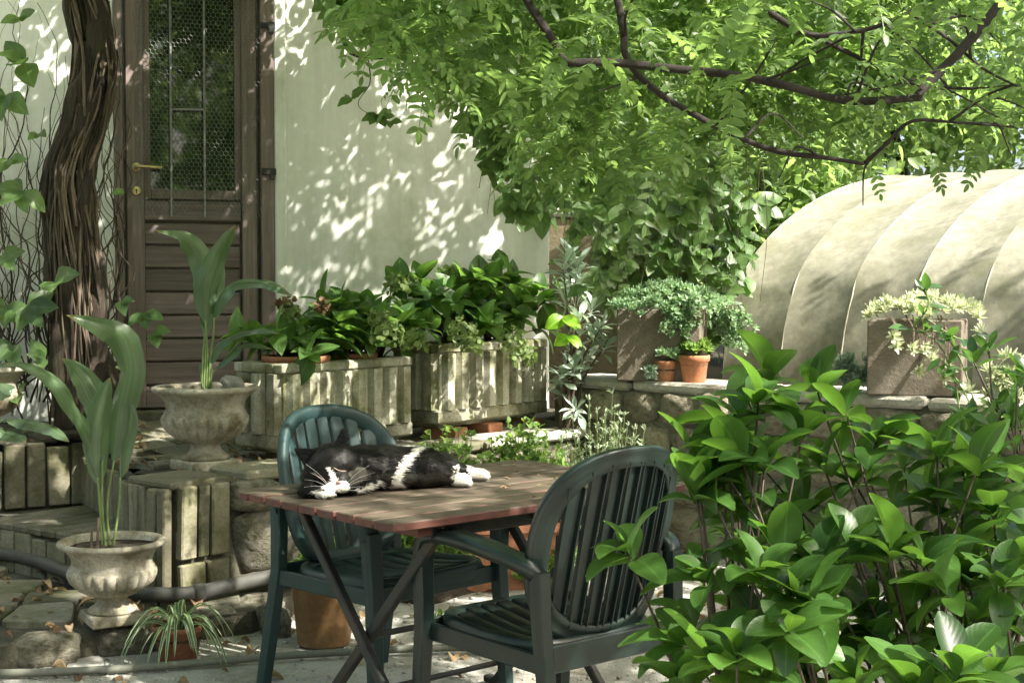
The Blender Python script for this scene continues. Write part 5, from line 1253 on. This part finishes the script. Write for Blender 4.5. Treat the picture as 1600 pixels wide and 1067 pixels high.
while cnt < 2350:            # the crown seen in the picture
    px, py = random.uniform(560, 1680), random.uniform(-110, 330); d = 4.6+2.0*random.random()**.8 if random.random() < .975 else random.uniform(3.7, 4.1)
    lim = 40+ (px-560)*.62 if px < 900 else (235 if px < 1150 else 225-(px-1150)*.12)
    if px < 780: lim = min(lim, 130)
    if py > lim+random.gauss(0, 22): continue
    p = at(px, py, d)
    if in_gap(p) < -.18 and random.random() < .8: continue
    dd = Vector((random.gauss(0, .8), random.gauss(-.2, .6), random.gauss(-.35, .45))).normalized()
    if not shade_ok(p+dd*.08): continue
    mats.append((random.randrange(6), TRS(p, frame(dd, Vector((0, 0, 1))+rand_dir()*.35), random.uniform(.55, .95)))); cnt += 1
for px, py, dx in ((1452, 235, .45), (1540, 225, -.3), (905, 35, -.3), (870, 60, -.5), (1250, 120, .2)):
    mats.append((random.randrange(6), TRS(at(px, py, 4.9), frame((dx, -.2, -.9), (.2, -1, .2)), random.uniform(.6, .9))))
put_leaves(tree, 'leaf', plm, mats, 300)
# the rest of the crown, above and outside the picture: it shades the courtyard
mats = []
def over(n_, x0, x1, y0, y1, z0, z1, keep=None):
    c = 0
    while c < n_:
        p = Vector((random.uniform(x0, x1), random.uniform(y0, y1), random.uniform(z0, z1)))
        sx, sy, f = project(p)
        if keep and not keep(p): continue
        if f > 0 and -20 < sx < 1620 and -30 < sy < 1100: continue
        if not shade_ok(p): continue
        if any(800 < v_[0] < 1640 and 0 < v_[1] < 250 for v_ in (project(p-SUN*t_) for t_ in (.5, 1., 1.5, 2.) if 4.3 < (p-SUN*t_).y < 6.6)) and random.random() < .7: continue
        mats.append((random.randrange(3), TRS(p, frame((random.gauss(0, 1), random.gauss(0, 1), -.3), Vector((0, 0, 1))+rand_dir()*.5), random.uniform(.75, 1.25)))); c += 1
def sunny(p):               # leaves left out sunward of the tunnel, so that the cover is lit
    q = p-SUN*((p.z-1.6)/SUN.z)
    if (q-Vector((2.6, 9.2, 1.6))).xy.dot(TN) > -1.0 and q.x > 1.0: return False
    return True
over(6000, -3.0, 5.2, 1.2, 8.4, 2.75, 4.2, lambda p: sunny(p) and (p.x-.21)*NW.x+(p.y-7.9)*NW.y > .1)
over(1400, -1.6, 2.6, 5.6, 7.9, 2.8, 3.9, lambda p: (p.x-.21)*NW.x+(p.y-7.9)*NW.y > .12 and sunny(p))  # extra unseen leaves added sunward of the house wall, to shade it
foliage(tree, 'crown', PTlow, mats, M['canopy'])

# ------------------------------------------------------------------ creeper on the house and hanging right of it
random.seed(81)
cl = Vector((.3, 7.2, .5)); cr = thing('creeper_vine', 'creeper with broad toothed leaves hanging beside the white wall', 'vine', cl)
lm = leaf_meshes('leaf', M['creeper'], 7, .135, .082, 'ovate', .14, .35, .3, .05); mats = []
def cstem(path, r_=.006):
    P = spline([at(*p) for p in path], 22); MB().tube([p-cl for p in P], [lerp(r_, r_*.4, i/22) for i in range(23)], 6, wob=.3).build('stem', M['bark' if r_ > .008 else 'stem'], cr, True); return P
cstem([(760, -40, 6.2), (725, 35, 6.25), (680, 65, 6.3), (620, 84, 6.35), (575, 88, 6.4), (545, 78, 6.4), (535, 45, 6.42), (545, 10, 6.45)], .026)
S_ = [cstem([(735, 60, 6.2), (730, 110, 6.2), (740, 170, 6.2), (765, 205, 6.2)], .011), cstem([(790, 40, 6.1), (800, 130, 6.1), (770, 190, 6.15), (770, 260, 6.2)], .005), cstem([(575, 90, 6.35), (578, 130, 6.35), (560, 165, 6.3), (600, 190, 6.3)], .003)]
for px, py, n_, s in ((550, 155, 4, .75), (590, 180, 4, .6), (610, 190, 2, .5)): spray(at(px, py, 6.3), n_, s)
def vine_zone(poly, n_, d0, d1, s0, s1):
    xs_ = [p[0] for p in poly]; ys_ = [p[1] for p in poly]; c = 0
    while c < n_:
        px, py = random.uniform(min(xs_), max(xs_)), random.uniform(min(ys_), max(ys_))
        if not poly_in(poly, px, py): continue
        p = at(px, py, random.uniform(d0, d1))
        if noise.noise(p*2.3) < -.22: continue
        if not shade_ok(p): continue
        spray(p, random.randint(3, 5), random.uniform(s0, s1), Vector((random.uniform(-.6, .6), random.uniform(-.8, .1), random.uniform(-1, -.1)))); c += 1
vine_zone([(480, -60), (900, -60), (900, 120), (780, 150), (690, 120), (600, 70), (520, 20)], 70, 5.9, 6.6, .75, 1.15)
vine_zone([(750, 60), (905, 60), (1000, 330), (905, 340), (830, 330), (775, 260), (745, 190)], 60, 5.9, 6.7, .7, 1.05)
vine_zone([(770, 200), (850, 310), (830, 335), (790, 320), (765, 260)], 16, 6.0, 6.3, .6, .9)
vine_zone([(880, 120), (1260, 120), (1230, 300), (1190, 340), (1060, 350), (960, 345), (870, 320)], 80, 6.6, 8.0, .75, 1.15)
vine_zone([(900, 330), (1000, 330), (1000, 430), (930, 490), (890, 400)], 40, 7.4, 8.2, .5, .8)
vine_zone([(1090, 380), (1150, 380), (1145, 500), (1110, 540), (1095, 470)], 22, 7.4, 7.7, .5, .85)
vine_zone([(930, 300), (1160, 300), (1130, 440), (1090, 470), (1000, 470), (940, 440)], 70, 8.5, 8.95, .5, .85)
for k in range(30):          # strands over the old wall
    x0 = random.uniform(875, 1165); y1 = random.uniform(380, 500); d_ = random.uniform(8.35, 8.95)
    P = cstem([(x0, 230, d_), (x0+random.uniform(-15, 15), (230+y1)/2, d_), (x0+random.uniform(-25, 25), y1, d_)], .0025)
    for p in P[1:]:
        for _ in range(random.randint(1, 2)): mats.append((random.randrange(7), TRS(p+rand_dir()*.04, frame((random.gauss(0, .7), random.gauss(-.5, .4), random.uniform(-1., .1)), Vector((0, -.7, .6))+rand_dir()*.4), random.uniform(.55, 1.))))
for k in range(34):          # hanging strands
    x0 = random.uniform(770, 1190); y0 = 240 if x0 > 860 else 180; y1 = random.uniform(340, 480) if x0 > 880 else random.uniform(250, 350); d_ = random.uniform(6.5, 8.3) if x0 > 880 else random.uniform(6.0, 6.6)
    P = cstem([(x0, y0, d_), (x0+random.uniform(-18, 18), (y0+y1)/2, d_), (x0+random.uniform(-30, 30), y1, d_)], .0022)
    for p in P[2::2]:
        if not shade_ok(p): continue
        for _ in range(random.randint(1, 3)): mats.append((random.randrange(7), TRS(p, frame((random.gauss(0, .7), random.gauss(-.5, .4), random.uniform(-1., .1)), Vector((0, -.7, .6))+rand_dir()*.4), random.uniform(.4, .8))))
for k in range(26):
    x = random.uniform(760, 1180); S_.append(cstem([(x, random.uniform(-20, 80), 6.9), (x+random.uniform(-40, 40), 150, 6.8), (x+random.uniform(-40, 40), random.uniform(230, 330), 6.8)], random.uniform(.002, .005)))
put_leaves(cr, 'leaf', lm, mats, 300)

# ------------------------------------------------------------------ trees behind
def leafy_tree(name, label, base, h_, cz, rx, ry, rz, n_, mat, L=.14, W_=.06, tr_r=.12, group=None):
    base = Vector(base); r_ = thing(name, label, 'tree', base, 0, group)
    MB().tube(spline([(0, 0, 0), (.1, 0, h_*.4), (-.05, .1, h_*.75), (0, 0, h_)], 14), [lerp(tr_r, tr_r*.4, i/14) for i in range(15)], 9, wob=.3).build('trunk', M['branch'], r_, True)
    for k in range(7):
        d = rand_dir(.1); MB().tube(spline([(0, 0, cz*.7), (d.x*rx*.4, d.y*ry*.4, cz+d.z*rz*.2), (d.x*rx*.85, d.y*ry*.85, cz+d.z*rz*.7)], 10), [lerp(tr_r*.4, .01, i/10) for i in range(11)], 6, wob=.2).build('branch', M['branch'], r_, True)
    tm = [leaf_t(L, W_, 'leaflet', .15, .3), leaf_t(L*.8, W_*.9, 'leaflet', .15, .1)]; ms = []; cl_ = []
    for _ in range(int(n_/60)): d = rand_dir()*random.random()**.4; cl_.append(base+Vector((d.x*rx, d.y*ry, cz+d.z*rz)))
    for i in range(n_):
        c = random.choice(cl_); p = c+Vector((random.gauss(0, .26), random.gauss(0, .26), random.gauss(0, .2)))
        ms.append((i % 2, TRS(p, frame(rand_dir()+Vector((0, 0, -.4)), Vector((0, 0, 1))+rand_dir()*.6), random.uniform(.7, 1.3))))
    foliage(r_, 'crown', tm, ms, M[mat]); return r_
random.seed(91)
leafy_tree('background_tree', 'pale leafy tree directly behind the old brown wall', (1.2, 11.2, .7), 3., 2.6, 1.6, 1., 1.7, 5200, 'far_leaf')
leafy_tree('background_shrub', 'pale bushy shrub just behind the left end of the tunnel cover', (1.75, 10.9, .7), 1.5, 1.1, 1.2, .5, 1.1, 4200, 'far_leaf', .12, .055, .05)
leafy_tree('background_tree', 'pale leafy tree rising behind the left part of the tunnel cover', (3.4, 12.6, .7), 3., 2.9, 1.7, 1., 1.6, 5200, 'far_leaf')
leafy_tree('background_tree', 'sunlit leafy tree rising behind the right end of the tunnel cover', (5.8, 12.4, .7), 3., 2.7, 1.8, 1., 1.7, 5200, 'far_leaf')
leafy_tree('background_tree', 'darker tree far behind, seen through the pinnate branches', (3.0, 15.5, 0), 4., 3.6, 4.2, 1., 2.4, 7000, 'creeper', .2, .1)
# wood that closes the courtyard behind the viewer and on both sides; it is what the door glass mirrors
tm = [leaf_t(.5, .26, 'ovate', .15, .3)]; ms = []
for i in range(6500):
    a = random.uniform(R(-215), R(35)); rr = random.uniform(9, 12); p = Vector((math.cos(a)*rr, math.sin(a)*rr+2, random.uniform(0, 1)**.8*4.6+.5*noise.noise(Vector((a*6, 0, 0)))))
    if (p-Vector((0, 2, 0))).normalized().dot(SUN*Vector((1, 1, 0)).length/1.5) > 99: continue
    ms.append((0, TRS(p, frame(rand_dir(), Vector((0, 0, 1))+rand_dir()), random.uniform(.7, 1.5))))
V, F, U = scatter(tm, ms); wd_ = link(bpy.data.objects.new('surrounding_wood', np_mesh('surrounding_wood', V, F, U, M['creeper']))); tag(wd_, 'wood closing the courtyard behind the viewer, mirrored in the door glass', 'trees', kind='stuff')

# ------------------------------------------------------------------ litter
random.seed(95)
tm = [leaf_t(.05, .03, 'ovate', .3, .8), leaf_t(.035, .014, 'leaflet', .2, .6), leaf_t(.06, .045, 'ovate', .4, 1.)]; ms = []
for i in range(420):
    p = Vector((random.uniform(-1.6, 1.6), random.uniform(3.9, 7.), 0)); 
    if (p.xy-P0).dot(EN) < .5 and random.random() < .0: continue
    p.z = zg(p.x, p.y)+.004; ms.append((random.randrange(3), TRS(p, frame((random.gauss(0, 1), random.gauss(0, 1), random.gauss(0, .1)), Vector((0, 0, 1))+rand_dir()*.3), random.uniform(.5, 1.1))))
for i in range(160):
    x, y = random.uniform(-2.6, -1.2), random.uniform(4.7, 5.9)
    if poly_in(LP, x, y): ms.append((random.randrange(3), TRS(Vector((x, y, .11)), frame((random.gauss(0, 1), random.gauss(0, 1), .0), Vector((0, 0, 1))+rand_dir()*.3), random.uniform(.5, 1.2))))
for i in range(160):
    x, y = random.uniform(-2.6, -1.), random.uniform(5.8, 7.)
    if poly_in(TP, x, y): ms.append((random.randrange(3), TRS(Vector((x, y, zt(x, y)+.012)), frame((random.gauss(0, 1), random.gauss(0, 1), .0), Vector((0, 0, 1))+rand_dir()*.3), random.uniform(.5, 1.1))))
for i in range(26):
    q_ = TA_+Tx*random.uniform(.3, 1.05)-Ty*random.uniform(.03, .75); ms.append((1, TRS(Vector((q_.x, q_.y, .7235)), frame((random.gauss(0, 1), random.gauss(0, 1), 0)), random.uniform(.4, .8))))
V, F, U = scatter(tm, ms); o = link(bpy.data.objects.new('fallen_leaves', np_mesh('fallen_leaves', V, F, U, M['dead_leaf']))); tag(o, 'dry fallen leaves scattered over the paving and gravel', 'leaves', kind='stuff')
bm = bmesh.new(); bmesh.ops.create_icosphere(bm, subdivisions=1, radius=1); bm.verts.ensure_lookup_table(); pv = np.array([v.co[:] for v in bm.verts]); pf = np.array([[v.index for v in f.verts] for f in bm.faces]); bm.free()
ms = []
for i in range(3800):
    x, y = random.uniform(-1.7, 2.), random.uniform(3.8, 7.); s = abs(random.gauss(.004, .003))+.002
    m = Matrix.Rotation(random.random()*6, 3, 'Z') @ Matrix.Diagonal((s*random.uniform(.8, 1.5), s, s*.6)); mm = m.to_4x4(); mm.translation = (x, y, zg(x, y)-.003); ms.append((0, mm))
V, F, U = scatter([(pv, pf, np.zeros((len(pv), 2)))], ms); o = link(bpy.data.objects.new('gravel', np_mesh('gravel', V, F, None, M['coping']))); tag(o, 'loose pale grit and gravel on the courtyard ground', 'gravel', kind='stuff')
